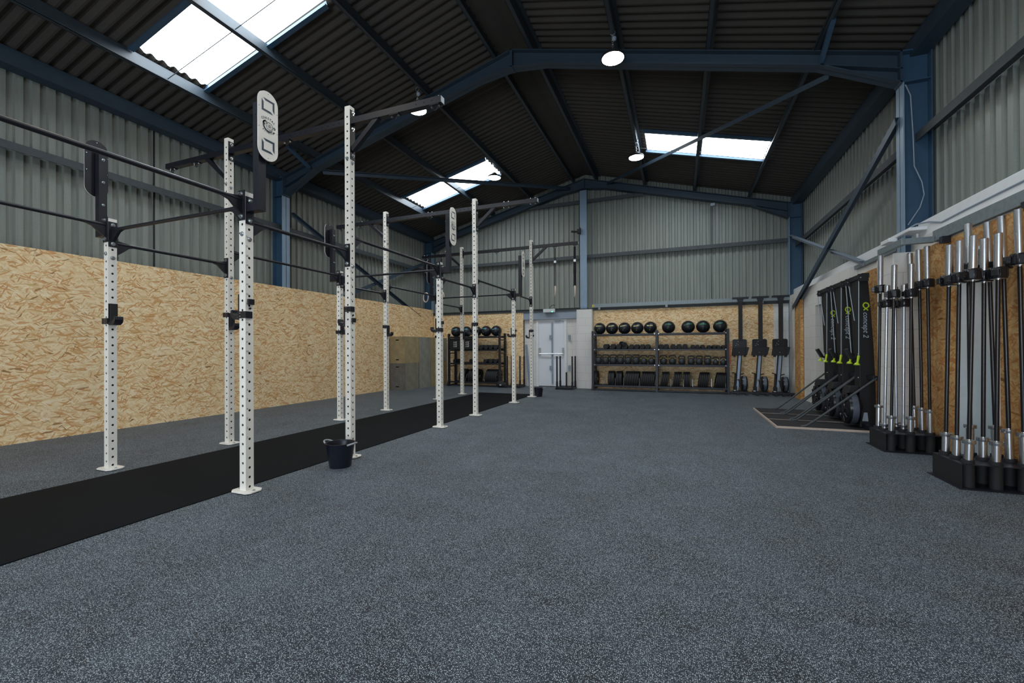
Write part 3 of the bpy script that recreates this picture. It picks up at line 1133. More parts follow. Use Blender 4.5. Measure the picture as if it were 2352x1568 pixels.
g = PS / 2
for X in (XA, XL):
    long_bar(X, 0.614 + g, YP[0] - g, 2.343)
    long_bar(X, YP[0] + g, YP[1] - g, 2.180)
    long_bar(X, YP[1] + g, YP[2] - g, 2.335)
    long_bar(X, YP[2] + g, YP[3] - g, 2.180)
    long_bar(X, YP[3] + g, YP[4] - g, 2.335)
    long_bar(X, YP[4] + g, YP[5] - g, 2.300 if X == XA else 2.18)
for y in (YP[0], YP[2], YP[4]):
    mb = MB()
    c = Vector(((XA + XL) / 2, y, 2.30))
    a, b = Vector((XL + g, y, 2.30)) - c, Vector((XA - g, y, 2.30)) - c
    mb.tube(a, b, .0165, 16, 0)
    bar_end(mb, a, (1, 0, 0), 0); bar_end(mb, b, (-1, 0, 0), 0)
    mb.build('cross_bar', ['black_steel', 'zinc'], rig, c - RO, smooth=True)


# drilled overhead beams with cantilever arms
def drilled(mb, x0, x1, holes=True):
    s = .0325
    mb.box(x0, x1, -s, s, -s, s, 0)
    if holes:
        n = int(abs(x1 - x0) / HP)
        for i in range(1, n):
            x = x0 + (x1 - x0) * i / n
            mb.tube((x, -s - .0006, 0), (x, -s + .001, 0), .0085, 10, 2)


for y in (YP[1], YP[3], YP[5]):
    c = Vector(((XA + XL) / 2, y, 3.552))
    mb = MB()
    drilled(mb, XL + g - c.x, XA - g - c.x)
    for x, d in ((XL + g - c.x, 1), (XA - g - c.x, -1)):
        mb.box(x, x + d * .008, -.034, .034, -.11, .12, 0)
        for z in (.09, -.08):
            hexbolt(mb, (x + d * .008, 0, z), (d, 0, 0), .011, 1)
    b = mb.build('overhead_beam', ['black_steel', 'zinc', 'hole_black'], rig, c - RO)
    for x0, x1, d in ((XA + g, -2.12, 1), (XL - g, -6.265, -1)):
        mb = MB()
        c2 = Vector((x0, y, 3.552))
        L = abs(x1 - x0)
        mb.box(0, d * L, -.0325, .0325, -.0325, .0325, 0)
        mb.box(0, d * .008, -.034, .034, -.40, .12, 0)
        mb.beam((d * .01, 0, -.30), (d * .34, 0, -.02), .05, .05, 0)
        for z in (.09, -.08, -.36):
            hexbolt(mb, (d * .008, 0, z), (d, 0, 0), .011, 1)
        mb.box(d * L, d * (L + .003), -.03, .03, -.03, .03, 3)
        for i in range(3):
            mb.tube((d * (L - .10 - .09 * i), -.0331, 0), (d * (L - .10 - .09 * i), -.0315, 0), .006, 10, 2)
        mb.build('cantilever_arm', ['black_steel', 'zinc', 'hole_black', 'grey_metal'], rig, c2 - RO)
    for x in (-6.17, -5.70, -4.145, -2.67, -2.20):
        mb = MB()
        mb.box(-.055, .055, -.03, .03, -.008, 0, 0)
        for sx in (-1, 1):
            mb.tube((sx * .04, 0, -.02), (sx * .04, 0, .085), .006, 8, 1)
            mb.tube((sx * .04, 0, .068), (sx * .04, 0, .082), .01, 6, 1)
            mb.tube((sx * .04, 0, -.02), (sx * .04, 0, -.008), .011, 6, 1)
        pts = [(-.018, 0, 0), (-.018, 0, -.03)] + [(-.018 * math.cos(a), 0, -.03 - .02 * math.sin(a)) for a in (PI * k / 8 for k in range(1, 8))] + [(.018, 0, -.03), (.018, 0, 0)]
        mb.path(pts, .005, 8, 0)
        mb.build('hanger', ['black_steel', 'zinc'], rig, Vector((x, y, 3.5195)) - RO, smooth=True)


# wall-ball target signs
def target(X, y, sgn):
    mb = MB()
    # arm out from the upright, then a vertical post
    mb.box(0, sgn * .008, -.034, .034, -.13, .09, 0)
    for z in (.06, -.10):
        hexbolt(mb, (sgn * .008, 0, z), (sgn, 0, 0), .011, 1)
    mb.box(sgn * .008, sgn * .085, -.032, .032, -.034, .03, 0)
    mb.box(sgn * .085, sgn * .147, -.0325, .0325, -.035, .82, 0)
    mb.box(sgn * .147, sgn * .166, -.012, .02, .40, .44, 0); mb.box(sgn * .147, sgn * .166, -.012, .02, .80, .815, 0)
    for z in (.28, .5, .72):
        mb.tube((sgn * .116, -.0335, z), (sgn * .116, -.031, z), .006, 8, 2)
        hexbolt(mb, (sgn * .085, 0, z), (-sgn, 0, 0), .009, 1)
    o = mb.build('target_post', ['black_steel', 'zinc', 'hole_black'], rig, Vector((X + sgn * g, y, 2.28)) - RO, bevel=.003)
    # plate
    zc, hw, hh = .64, .090, .275
    poly = []
    for a in range(0, 181, 12):
        poly.append((hw * math.cos(R(a)), zc + hh - hw + hw * math.sin(R(a))))
    for a in range(180, 361, 12):
        poly.append((hw * math.cos(R(a)), zc - hh + hw + hw * math.sin(R(a))))
    xf = sgn * .18
    mb = MB()
    mb.prism(poly, sgn * .166, sgn * .174, 'x', 1)
    mb.prism([(p[0] * .995, zc + (p[1] - zc) * .998) for p in poly], sgn * .174, xf, 'x', 0)
    for yy, zz in ((0, .255), (0, -.255), (-.08, .13), (.08, .13), (-.08, -.03), (.08, -.03)):
        mb.tube((xf - sgn * .0, yy, zc + zz), (xf + sgn * .0012, yy, zc + zz), .003, 8, 1)
        mb.tube((sgn * .166, yy, zc + zz), (sgn * .161, yy, zc + zz), .005, 8, 2)
    py = .026 if sgn > 0 else -.012
    pl_ = mb.build('target_plate', ['cream_steel', 'black_steel', 'zinc'], o, (0, py, 0), smooth=True)
    # print: local u (reading direction) and w (up)
    e = MB(); frames_ = []
    du = sgn
    def U(u, w):
        return (xf + sgn * .0009, u * du, zc + w)
    def quad(pts, m=0):
        e.add([U(*p) for p in pts], [tuple(range(len(pts)))], m)
    emblem_ = e
    for cz in (.16, -.16):
        e = MB(); frames_.append(e)
        a, b, t_ = .057, .052, .017
        # two interlocking corner brackets
        quad([(-a, cz + b - .012), (-a, cz - b), (-a + t_, cz - b + t_), (-a + t_, cz + b - .035)], 0)
        quad([(-a, cz - b), (a - .012, cz - b), (a - .035, cz - b + t_), (-a + t_, cz - b + t_)], 0)
        quad([(a, cz - b + .012), (a, cz + b), (a - t_, cz + b - t_), (a - t_, cz - b + .035)], 0)
        quad([(a, cz + b), (-a + .012, cz + b), (-a + .035, cz + b - t_), (a - t_, cz + b - t_)], 0)
    e = emblem_
    def ring(cu, cw, r0, r1, a0, a1, n=24, m=1, taper=0):
        for k in range(n):
            t0, t1 = a0 + (a1 - a0) * k / n, a0 + (a1 - a0) * (k + 1) / n
            w0 = w1 = 1.0
            if taper:
                w0 = math.sin(PI * k / n) ** .6; w1 = math.sin(PI * (k + 1) / n) ** .6
            rm = (r0 + r1) / 2; h = (r1 - r0) / 2
            q = [(rm - h * w0, t0), (rm + h * w0, t0), (rm + h * w1, t1), (rm - h * w1, t1)]
            quad([(cu + r * math.cos(t), cw + r * math.sin(t)) for r, t in q], m)
    cw = .004
    ring(.012, cw, .027, .031, 0, 2 * PI)                  # wheel rim
    ring(.012, cw, .004, .008, 0, 2 * PI, 12)
    for k in range(8):
        t = PI * k / 4 + .2
        c_, s_ = math.cos(t), math.sin(t)
        quad([(.012 + c_ * .005 - s_ * .0012, cw + s_ * .005 + c_ * .0012), (.012 + c_ * .028 - s_ * .0012, cw + s_ * .028 + c_ * .0012),
              (.012 + c_ * .028 + s_ * .0012, cw + s_ * .028 - c_ * .0012), (.012 + c_ * .005 + s_ * .0012, cw + s_ * .005 - c_ * .0012)], 1)
    ring(.002, cw, .036, .052, R(120), R(330), 28, 1, 1)     # big wave under and left of the wheel
    ring(-.028, cw + .012, .010, .020, R(-20), R(230), 18, 1, 1)
    ring(-.022, cw + .008, .024, .027, R(40), R(200), 18, 1)
    ring(-.030, cw + .004, .002, .008, R(0), R(300), 12, 1)
    quad([(.043, cw + .004), (.052, cw + .004), (.052, cw - .002), (.043, cw - .002)], 1)
    for q_, hh_ in ((.051, .015), (.057, .011), (.062, .006)):
        quad([(q_, cw - hh_), (q_ + .004, cw - hh_), (q_ + .004, cw + hh_), (q_, cw + hh_)], 1)
    quad([(.040, cw - .032), (.058, cw - .028), (.062, cw - .036), (.045, cw - .044)], 1)
    def arc_text(s_, size, cu, cw_, r, mid, span, up=1):
        n_ = len(s_)
        for i, ch in enumerate(s_):
            t = mid + (span * (i / (n_ - 1) - .5)) * (-1 if up > 0 else 1)
            v, f = text_geo(ch, size, 'CENTER', 0, 0, .0007)
            rot = t - PI / 2 if up > 0 else t + PI / 2
            c_, s2 = math.cos(rot), math.sin(rot)
            e.add([U(cu + r * math.cos(t) + p.x * c_ - p.y * s2, cw_ + r * math.sin(t) + p.x * s2 + p.y * c_) for p in v], f, 1)
    arc_text('COASTAL', .024, .0, -.035, .096, R(90), R(68), 1)
    arc_text('FITNESS', .019, .0, .062, .112, R(270), R(46), -1)
    e.build('printed_emblem', ['print_navy', 'print_dark'], pl_, fixn=False)
    for q in frames_:
        q.build('printed_bracket', 'print_navy', pl_, fixn=False)


for y in (YP[0], YP[2], YP[4]):
    target(XA, y, 1)
    target(XL, y, -1)


# ---- J-cups (lift-off hooks)
def jcup(sgn, top_band):
    """sgn: direction (x) the hook faces. origin at upright centre, z = hook bottom"""
    t = thing('barbell_hook', 'x', 'j-cup', (0, 0, 0))
    s = PS / 2
    mb = MB()
    mb.box(sgn * (s + .001), sgn * (s + .009), -.036, .036, 0, .205, 0)
    zb = .155 if top_band else .01
    mb.box(-sgn * (s + .004), sgn * (s + .006), -s - .012, -s - .001, zb, zb + .055, 0)       # band across the near face
    mb.box(-sgn * (s + .014), -sgn * (s + .001), -s - .012, s * .45, zb, zb + .055, 0)         # tab on the far side
    mb.box(-sgn * (s + .02), -sgn * (s + .001), -.02, .03, zb + (.11 if not top_band else -.11), zb + (.155 if not top_band else -.065), 0)
    mb.tube((-sgn * (s + .0), 0, zb + (.08 if not top_band else -.035)), (-sgn * (s + .012), 0, zb + (.08 if not top_band else -.035)), .009, 12, 0)
    for zz in (zb + .015, zb + .04):
        mb.tube((sgn * .01, -s - .0125, zz), (sgn * .01, -s - .016, zz), .004, 8, 1)
    mb.build('bracket', ['black_steel', 'zinc'], t, bevel=.002)
    mb = MB()
    x0 = s + .009
    poly = [(x0, 0), (x0 + .055, .002), (x0 + .085, .02), (x0 + .098, .05), (x0 + .095, .078), (x0 + .078, .082), (x0 + .072, .055), (x0 + .05, .04), (x0, .036)]
    mb.prism([(sgn * a, b) for a, b in poly], -.034, .034, 'y', 0)
    for zz in (.012,):
        mb.tube((sgn * (x0 + .01), -.0345, zz + .005), (sgn * (x0 + .01), -.038, zz + .005), .004, 8, 1)
    mb.build('hook', ['black_steel', 'zinc'], t, bevel=.002)
    MB().box(sgn * x0, sgn * (x0 + .016), -.03, .03, .038, .205).build('rubber_pad', 'rubber_black', t, bevel=.003)
    return t


protoJ = {}
where = {0: 'nearest short upright', 1: 'nearest tall upright', 2: 'second short upright', 3: 'second tall upright', 4: 'farthest short upright', 5: 'farthest tall upright'}
for row, X, sgn in ((0, XA, -1), (1, XL, 1)):
    for k, y in enumerate(YP):
        tb = k % 2 == 1
        if row == 0 and k in (1,):
            tb = True
        key = (sgn, tb)
        z = 1.385 + (0.0 if k != 4 else .0)
        lab = 'black J-cup on the %s of the %s row of the rig' % (where[k], 'room-side' if row == 0 else 'wall-side')
        if key not in protoJ:
            protoJ[key] = jcup(sgn, tb); o = protoJ[key]; o.location = (X, y, z)
        else:
            o = dup(protoJ[key], (X, y, z))
        o['label'] = lab; o['group'] = 'J-cups on the rig uprights'


# ---- gymnastic rings
def rings(x, y, ztop_, zring, wide, lab, rz=0.0):
    t = thing('gymnastic_ring', lab, 'gym ring', (x, y, zring), rz, 'wooden rings hanging from the farthest beam')
    mb = MB(); mb.torus(.105, .014, 36, 10, 0, Matrix.Rotation(PI / 2, 4, 'Y') @ Matrix.Diagonal((1.15, 1, 1, 1)))
    mb.build('ring', 'ring_wood', t, smooth=True)
    h = ztop_ - zring
    mb = MB()
    for s_ in (-1, 1):
        mb.beam((s_ * .016, 0, .12), (s_ * .010, 0, h), .004, .030 if wide else .014, 0, (1, 0, 0))
    if wide:
        mb.prism([(-.012, .13), (.012, .13), (.034, h * .45), (.03, h * .66), (-.03, h * .66), (-.034, h * .45)], -.01, .01, 'y', 0)
    mb.build('strap', 'strap_black', t)
    mb = MB(); mb.box(-.028, .028, -.02, .02, h * .66, h * .66 + .06); mb.tube((-.03, 0, h * .7), (.03, 0, h * .7), .008, 8)
    mb.build('buckle', 'zinc', t, bevel=.003)


rings(-2.67, 9.647, 3.47, 2.47, False, 'wooden gym ring on thin straps left of the pair before the gable post', .3)
rings(-2.205, 9.647, 3.47, 2.45, True, 'wooden gym ring on bunched straps at the tip of the farthest beam', .25)
rings(-6.17, 9.647, 3.47, 2.50, False, 'wooden gym ring hanging at the wall-side tip of the farthest beam', 1.2)
rings(-5.70, 9.647, 3.47, 2.50, False, 'wooden gym ring half hidden behind the second short room-side upright', 1.2)


# ---- buckets
def bucket(loc, lab, r=.15, h=.28):
    t = thing('bucket', lab, 'bucket', loc)
    mb = MB(); mb.lathe([(1e-4, 0), (r * .72, 0), (r * .75, .01), (r * .98, h * .93), (r * 1.04, h), (r * .98, h), (r * .93, h * .93), (r * .72, .02), (1e-4, .02)], 36)
    mb.build('tub', 'bucket_plastic', t, smooth=True)
    mb = MB()
    for s_ in (-1, 1):
        pts = [(s_ * (r * .98 + .055 * math.sin(a)), math.cos(a) * .05, h - .012 + .02 * math.sin(a)) for a in [PI * k / 10 for k in range(11)]]
        mb.path(pts, .008, 8)
    mb.build('handle', 'bucket_handle', t, smooth=True)
    return t


bucket((-3.09, 3.30, 0), 'black flexible bucket with grey handles beside the nearest tall upright', .135, .235)
bucket((-3.13, 9.80, 0), 'black flexible bucket behind the farthest tall upright of the rig', .11, .215)

# ================================================================== BACK WALL RACKS
def rack(loc, xs, lab, depth=.42, trays=()):
    """xs: x of the upright frames relative to loc; front at y=0, back at y=+depth"""
    t = thing('storage_rack', lab, 'rack', loc)
    for x in xs:
        mb = MB()
        mb.box(x - .03, x + .03, 0, .06, .04, 1.62, 0)
        mb.box(x - .03, x + .03, depth, depth + .06, .04, 1.62, 0)
        mb.box(x - .03, x + .03, -.06, depth + .10, 0, .05, 0)
        mb.beam((x, -.05, .03), (x, .02, .22), .055, .03, 0, (0, 1, 0))
        for z in (.6, 1.0, 1.4):
            mb.box(x - .02, x + .02, .05, depth + .01, z, z + .03, 0)
        for z in [.3 + .1 * i for i in range(13)]:
            mb.tube((x - .031, .03, z), (x - .029, .03, z), .008, 8, 1)
        mb.build('upright_frame', ['black_steel', 'hole_black'], t, bevel=.003)
    for a, b in zip(xs[:-1], xs[1:]):
        a, b = a + .03, b - .03
        def bolts(mb, z, m):
            for x in (a + .02, b - .02):
                hexbolt(mb, (x, 0, z), (0, -1, 0), .008, m)
        mb = MB()
        mb.box(a, b, 0, .05, 1.485, 1.535, 0); mb.box(a, b, depth - .06, depth, 1.485, 1.535, 0); mb.box(a, b, .04, depth - .05, 1.515, 1.528, 0); bolts(mb, 1.52, 1)
        mb.build('ball_shelf', ['black_steel', 'zinc'], t, bevel=.004)
        mb = MB()
        mb.box(a, b, 0, .02, 1.085, 1.125, 0); mb.beam(((a + b) / 2 - (b - a) / 2, depth / 2, 1.11), ((a + b) / 2 + (b - a) / 2, depth / 2, 1.11), depth - .04, .012, 0)
        mb.box(a, b, depth - .03, depth, 1.085, 1.16, 0); mb.box(a + .01, b - .01, .022, .05, 1.117, 1.124, 2); bolts(mb, 1.11, 1)
        mb.build('dumbbell_shelf', ['black_steel', 'zinc', 'dark_rail'], t, bevel=.003)
        mb = MB()
        mb.box(a, b, 0, .03, .67, .72, 0); mb.box(a, b, .03, depth, .70, .715, 0); mb.box(a, b, depth - .03, depth, .67, .73, 0); bolts(mb, .70, 1)
        mb.build('kettlebell_shelf', ['black_steel', 'zinc'], t, bevel=.003)
        mb = MB()
        mb.box(a, b, .02, .06, .10, .15, 0); mb.box(a, b, depth - .02, depth + .02, .10, .15, 0)
        mb.box(a, b, .0, .03, .02, .05, 0)
        mb.build('plate_shelf', 'black_steel', t, bevel=.003)
    return t


R1 = (-2.20, 11.76, 0)
rk = rack(R1, [0.0, 1.665, 3.335], 'long double-bay black storage rack against the OSB back wall')
for x in (.29, .62, .835, 1.24, 2.02, 2.33, 2.55, 3.00, 3.30):
    mb = MB(); mb.path([(0, .03, .14), (0, .03, .34), (0, .36, .36), (0, .36, .14)], .006, 6)
    mb.build('divider', 'zinc', rk, (x - .02, 0, 0), smooth=True)
R2 = (-6.70, 11.76, 0)
rk2 = rack(R2, [0.0, 1.72], 'shorter black storage rack in the left corner beside the wooden boxes')
for x in (.36, .55, 1.2):
    mb = MB(); mb.path([(0, .03, .14), (.08, .03, .38), (.08, .36, .38), (0, .36, .14)], .006, 6)
    mb.build('divider', 'zinc', rk2, (x, 0, 0), smooth=True)


# medicine balls
def med_ball(mat_txt, r=.166):
    t = thing('medicine_ball', 'x', 'medicine ball')
    mb = MB(); n = 36
    prof = []
    k = 24
    vs_, fs = [], []
    for i in range(k + 1):
        a = PI * i / k
        for j in range(n):
            b = 2 * PI * j / n
            # panelled skin: eight gores, slightly flattened between the seams
            rr = r * (1 - .012 * abs(math.sin(4 * b)) ** .5 * math.sin(a)) if i not in (0, k) else r * .97
            vs_.append((rr * math.sin(a) * math.cos(b), rr * math.sin(a) * math.sin(b), -rr * math.cos(a) * .965))
    for i in range(k):
        for j in range(n):
            fs.append((i * n + j, i * n + (j + 1) % n, (i + 1) * n + (j + 1) % n, (i + 1) * n + j))
    mb.add(vs_, fs)
    mb.build('skin', 'vinyl_black', t, smooth=True)
    e = MB()
    for s_, size, dz, du in (('BLK BOX', .036, .055, -.015), ('9', .03, -.06, -.02)):
        v, f = text_geo(s_, size, 'CENTER', 0, 0, .0012)
        pts = []
        for p in v:
            u, w = p.x + du, p.y + dz
            q = Vector((u, -1, 0)); rr = r * 1.006
            lat = w / r; lon = u / r / max(.3, math.cos(lat))
            pts.append((rr * math.cos(lat) * math.sin(lon), -rr * math.cos(lat) * math.cos(lon), rr * math.sin(lat)))
        e.add(pts, f)
    e.build('lettering', mat_txt, t, fixn=False)
    return t


specs = [('ball_yellow', [-2.04, -1.705, -1.37, -1.035, -.70], 11.97, 1.692, 'yellow-lettered medicine balls on the long rack',
          ['first yellow-lettered medicine ball, nearest the white pier', 'second yellow-lettered medicine ball from the white pier', 'middle one of the five yellow-lettered medicine balls',
           'fourth yellow-lettered medicine ball from the white pier', 'yellow-lettered medicine ball next to the rack middle post']),
         ('ball_green', [-.246, .228, .582, .975], 11.97, 1.692, 'green-lettered medicine balls on the long rack',
          ['green-lettered medicine ball set apart nearest the rack middle post', 'left one of the touching pair of green-lettered medicine balls',
           'right one of the touching pair of green-lettered medicine balls', 'green-lettered medicine ball at the right end of the rack']),
         ('ball_blue', [-6.54, -6.17, -5.835, -5.50, -5.165], 11.97, 1.692, 'blue-lettered medicine balls on the corner rack',
          ['blue-lettered medicine ball at the left end of the corner rack', 'blue-lettered medicine ball half hidden by the farthest tall wall-side upright',
           'blue-lettered medicine ball mostly hidden behind the second tall room-side upright', 'blue-lettered medicine ball second from the right on the corner rack', 'blue-lettered medicine ball at the right end of the corner rack'])]
for mt, xs, y, z, grp, labs in specs:
    p = med_ball(mt)
    for i, x in enumerate(xs):
        o = p if i == 0 else dup(p, (0, 0, 0))
        o.location = (x, y, z + random.uniform(-.002, .002))
        o.rotation_euler = (R(random.uniform(-6, 4)), R(random.uniform(-9, 9)), R(random.uniform(-14, 14)) + .12)
        o['label'] = labs[i]; o['group'] = grp


# dumbbells: hex heads, axis along y
def dumbbell_mesh(w):
    mb = MB()
    def head(y0, y1):
        ch = .16 * w
        for a, b, s0, s1 in ((y0, y0 + .012, .86, 1), (y0 + .012, y1 - .012, 1, 1), (y1 - .012, y1, 1, .86)):
            n = 6
            vs_ = []
            for yy, s_ in ((a, s0), (b, s1)):
                for k in range(n):
                    t = 2 * PI * k / n
                    vs_.append((w / 2 * s_ * math.cos(t), yy, w / 2 * s_ * math.sin(t)))
            mb.add(vs_, [(k, (k + 1) % n, n + (k + 1) % n, n + k) for k in range(n)] + [tuple(range(n)), tuple(range(n, 2 * n))], 0)
    head(-.135, -.055); head(.055, .135)
    mb.tube((0, -.06, 0), (0, .06, 0), .016, 12, 1)
    return mb


proto = {}
def put_dumbbell(x, y, z, w, lab, grp, rz=0.0, rx=0.0):
    k = round(w, 3)
    if k not in proto:
        proto[k] = dumbbell_mesh(w).build('dumbbell', ['rubber_black', 'chrome'])
        o = proto[k]
    else:
        o = proto[k].copy(); COL.objects.link(o)
    o.location = (x, y, z + w / 2 * .866)
    o.rotation_euler = (rx, 0, rz)
    return tag(o, lab, 'dumbbell', grp)


ordn = ['first', 'second', 'third', 'fourth', 'fifth', 'sixth', 'seventh', 'eighth', 'ninth', 'tenth', 'eleventh', 'twelfth']
dx = [-1.846, -1.663, -1.508, -1.335, -1.177, -1.035, -.895, -.763]
for i, x in enumerate(dx):
    put_dumbbell(x, 11.93, 1.128, .155 if i < 3 else .138, '%s black hex dumbbell from the left in the left bay of the long rack' % ordn[i], 'hex dumbbells in the left bay of the long rack', random.uniform(-.05, .05))
put_dumbbell(-1.405, 11.90, 1.20, .138, 'black hex dumbbell lying tilted on top of its neighbours in the long rack', 'hex dumbbells in the left bay of the long rack', .5, .12)
dx = [-.428, -.304, -.138, .005, .152, .336, .447, .567, .712, .82, .92, 1.039]
for i, x in enumerate(dx):
    put_dumbbell(x, 11.93, 1.128, .138 if i < 5 else (.112 if i < 8 else .098), '%s black hex dumbbell from the middle post in the right bay of the long rack' % ordn[i], 'hex dumbbells in the right bay of the long rack', random.uniform(-.05, .05))
for i, x in enumerate([-5.603, -5.44, -5.28, -5.12]):
    put_dumbbell(x, 11.93, 1.128, .155, '%s black hex dumbbell from the left on the upper shelf of the corner rack' % ordn[i], 'hex dumbbells on the upper shelf of the corner rack', random.uniform(-.05, .05))
for i, x in enumerate([-6.50, -5.94, -5.46, -5.29, -5.12]):
    put_dumbbell(x, 11.93, .717, .135, '%s black hex dumbbell from the left on the lower shelf of the corner rack' % ordn[i], 'hex dumbbells on the lower shelf of the corner rack', random.uniform(-.1, .1))


# kettlebells
def kettlebell_mesh(r, h):
    mb = MB()
    mb.lathe([(1e-4, 0), (r * .62, 0), (r * .8, r * .15), (r * .98, r * .6), (r, r * .95), (r * .93, r * 1.35), (r * .7, r * 1.72), (r * .35, r * 1.92), (1e-4, r * 1.97)], 24, 0)
    hw = r * .86
    zt = h - .014
    pts = [(-r * .55, 0, r * 1.45), (-r * .8, 0, r * 1.85), (-hw, 0, zt - .035), (-hw * .86, 0, zt - .008), (-hw * .55, 0, zt), (hw * .55, 0, zt), (hw * .86, 0, zt - .008), (hw, 0, zt - .035), (r * .8, 0, r * 1.85), (r * .55, 0, r * 1.45)]
    mb.path(pts, .0155, 10, 0)
    return mb


def kettlebell(r, h, band):
    t = thing('kettlebell', 'x', 'kettlebell')
    kettlebell_mesh(r, h).build('body', 'kettle_iron', t, smooth=True)
    if band:
        mb = MB()
        for s_ in (-1, 1):
            mb.tube((s_ * r * .72, 0, r * 1.70), (s_ * r * .80, 0, r * 1.86), .018, 12)
        mb.build('colour_band', band, t, smooth=True)
    return t


kx = [-2.068, -1.866, -1.667, -1.475, -1.27, -1.066, -.865, -.673, -.372, -.154, .073, .295, .486, .682, .863, 1.036]
kinds = [(.098, .262, None)] * 6 + [(.09, .25, 'yellow')] * 4 + [(.084, .235, None)] + [(.084, .235, 'kettle_blue')] * 3 + [(.07, .205, 'print_white')] * 2
kl = ['plain black kettlebell, %s from the left in the long rack' % ordn[i] for i in range(6)] + \
     ['kettlebell with yellow bands just left of the last one before the middle post', 'kettlebell with yellow bands nearest the left side of the middle post',
      'kettlebell with yellow bands, first right of the middle post', 'kettlebell with yellow bands, second right of the middle post', 'plain dark kettlebell between the yellow-banded and the blue-banded ones',
      'first of the three kettlebells with blue bands', 'middle one of the three kettlebells with blue bands', 'last of the three kettlebells with blue bands',
      'small kettlebell with white bands, left of the pair', 'small kettlebell with white bands at the right end of the shelf']
pk = {}
for i, (x, kd) in enumerate(zip(kx, kinds)):
    if kd not in pk:
        pk[kd] = kettlebell(*kd); o = pk[kd]
    else:
        o = dup(pk[kd], (0, 0, 0))
    o.location = (x, 11.88, .718); o.rotation_euler = (0, 0, random.uniform(-.12, .12))
    o['label'] = kl[i]; o['group'] = 'kettlebells on the long rack'


# bumper plates: axis along x
def plate_mesh2(w, r=.225, marks=False):
    mb = MB()
    M = Matrix.Rotation(PI / 2, 4, 'Y')
    h = w / 2
    mb.lathe([(.026, -h * .7), (.026, h * .7)], 20, 0, M)
    mb.lathe([(.026, -h * .7), (.05, -h * .75), (.055, -h * .55), (.14, -h * .55), (.15, -h * .95), (r - .008, -h), (r, -h + .006), (r, h - .006), (r - .008, h), (.15, h * .95), (.14, h * .55), (.055, h * .55), (.05, h * .75), (.026, h * .7)], 36, 0, M)
    mb.lathe([(.026, h * .72), (.045, h * .78)], 20, 1, M)
    if marks:
        for k in range(9):
            a = 2 * PI * k / 9
            for sg in (-1, 1):
                c = Vector((sg * (h + .0008), .178 * math.cos(a), .178 * math.sin(a)))
                T = Vector((0, -math.sin(a), math.cos(a)))
                Nn = Vector((0, math.cos(a), math.sin(a)))
                mb.add([c - T * .02 - Nn * .008, c + T * .012 - Nn * .011, c + T * .02 + Nn * .008, c - T * .012 + Nn * .011], [(0, 1, 2, 3)], 2)
    return mb


pp = {}
def put_plate(x, w, z, lean, lab, grp, marks=False, y=11.99, r=.225):
    key = (round(w, 3), marks, r)
    if key not in pp:
        pp[key] = plate_mesh2(w, r, marks).build('weight_plate', ['rubber_black', 'zinc', 'print_white'], smooth=True)
        o = pp[key]
    else:
        o = pp[key].copy(); COL.objects.link(o)
    o.location = (x, y, z); o.rotation_euler = (0, lean, 0)
    return tag(o, lab, 'weight plate', grp)


stacks = [(-2.205, -2.10, 2, 'at the far left of the long rack', True), (-1.80, -1.63, 2, 'from left, first group, left bay of long rack', False), (-1.585, -1.43, 2, 'from left, second group, left bay of long rack', False),
          (-1.365, -1.00, 6, 'from left, third group, left bay of long rack', False), (-.945, -.60, 7, 'from left, group against the middle post of the long rack', True),
          (-.44, -.26, 4, 'from left, first group, right bay of long rack', False), (-.14, .04, 4, 'from left, second group, right bay of long rack', False), (.11, .27, 3, 'from left, third group, right bay of long rack', False),
          (.47, .70, 5, 'from left, fourth group, right bay of long rack', True), (.86, 1.08, 6, 'from left, group at the right end of the long rack', True)]
for a, b, n, w_, mk in stacks:
    w = (b - a) / n
    lean = .0 if n < 4 else .14
    for i in range(n):
        put_plate(a + w * (i + .5), w - .003, .302, lean, '%s bumper plate %s' % (ordn[i], w_), 'bumper plates on the long rack', mk and i in (0,))
for a, b, n, w_, mk in [(-6.36, -6.16, 3, 'from left, first group on the corner rack', False), (-6.05, -5.72, 4, 'from left, second group on the corner rack', False), (-5.48, -5.08, 6, 'from left, third group on the corner rack', True)]:
    w = (b - a) / n
    for i in range(n):
        put_plate(a + w * (i + .5), w - .003, .302, .12, '%s bumper plate %s' % (ordn[i], w_), 'bumper plates on the corner rack', mk and i > 3)

# black bins with white chevrons on the corner rack
def chev_bin(x, lab):
    t = thing('storage_bin', lab, 'bin', (x, 11.60, 1.128), 0, 'black bins with white chevron emblems')
    mb = MB()
    mb.prism([(-.185, .0), (.185, .0), (.195, .33), (-.195, .33)], 0, .3, 'y')
    mb.box(-.2, .2, -.012, .31, .30, .345)
    mb.build('bin_body', 'matt_black', t, bevel=.012)
    e = MB()
    for r_ in range(3):
        for sx in (-1, 0, 1):
            x0, z0 = sx * .045 - .01, .075 + r_ * .062
            d = .02
            lean_ = .012 if sx < 1 else -.012
            e.add([(x0, -.002, z0), (x0 + .013, -.002, z0), (x0 + .013 + lean_, -.002, z0 + .045), (x0 + lean_, -.002, z0 + .045)], [(0, 1, 2, 3)])
        e.add([(.035, -.002, .11 + r_ * .062), (.05, -.002, .11 + r_ * .062), (.066, -.002, .118 + r_ * .062), (.05, -.002, .124 + r_ * .062)], [(0, 1, 2, 3)])
    e.build('emblem', 'print_white', t, fixn=False)


chev_bin(-6.38, 'left black bin with white chevron emblem on the corner rack')
chev_bin(-5.96, 'right black bin with white chevron emblem on the corner rack')

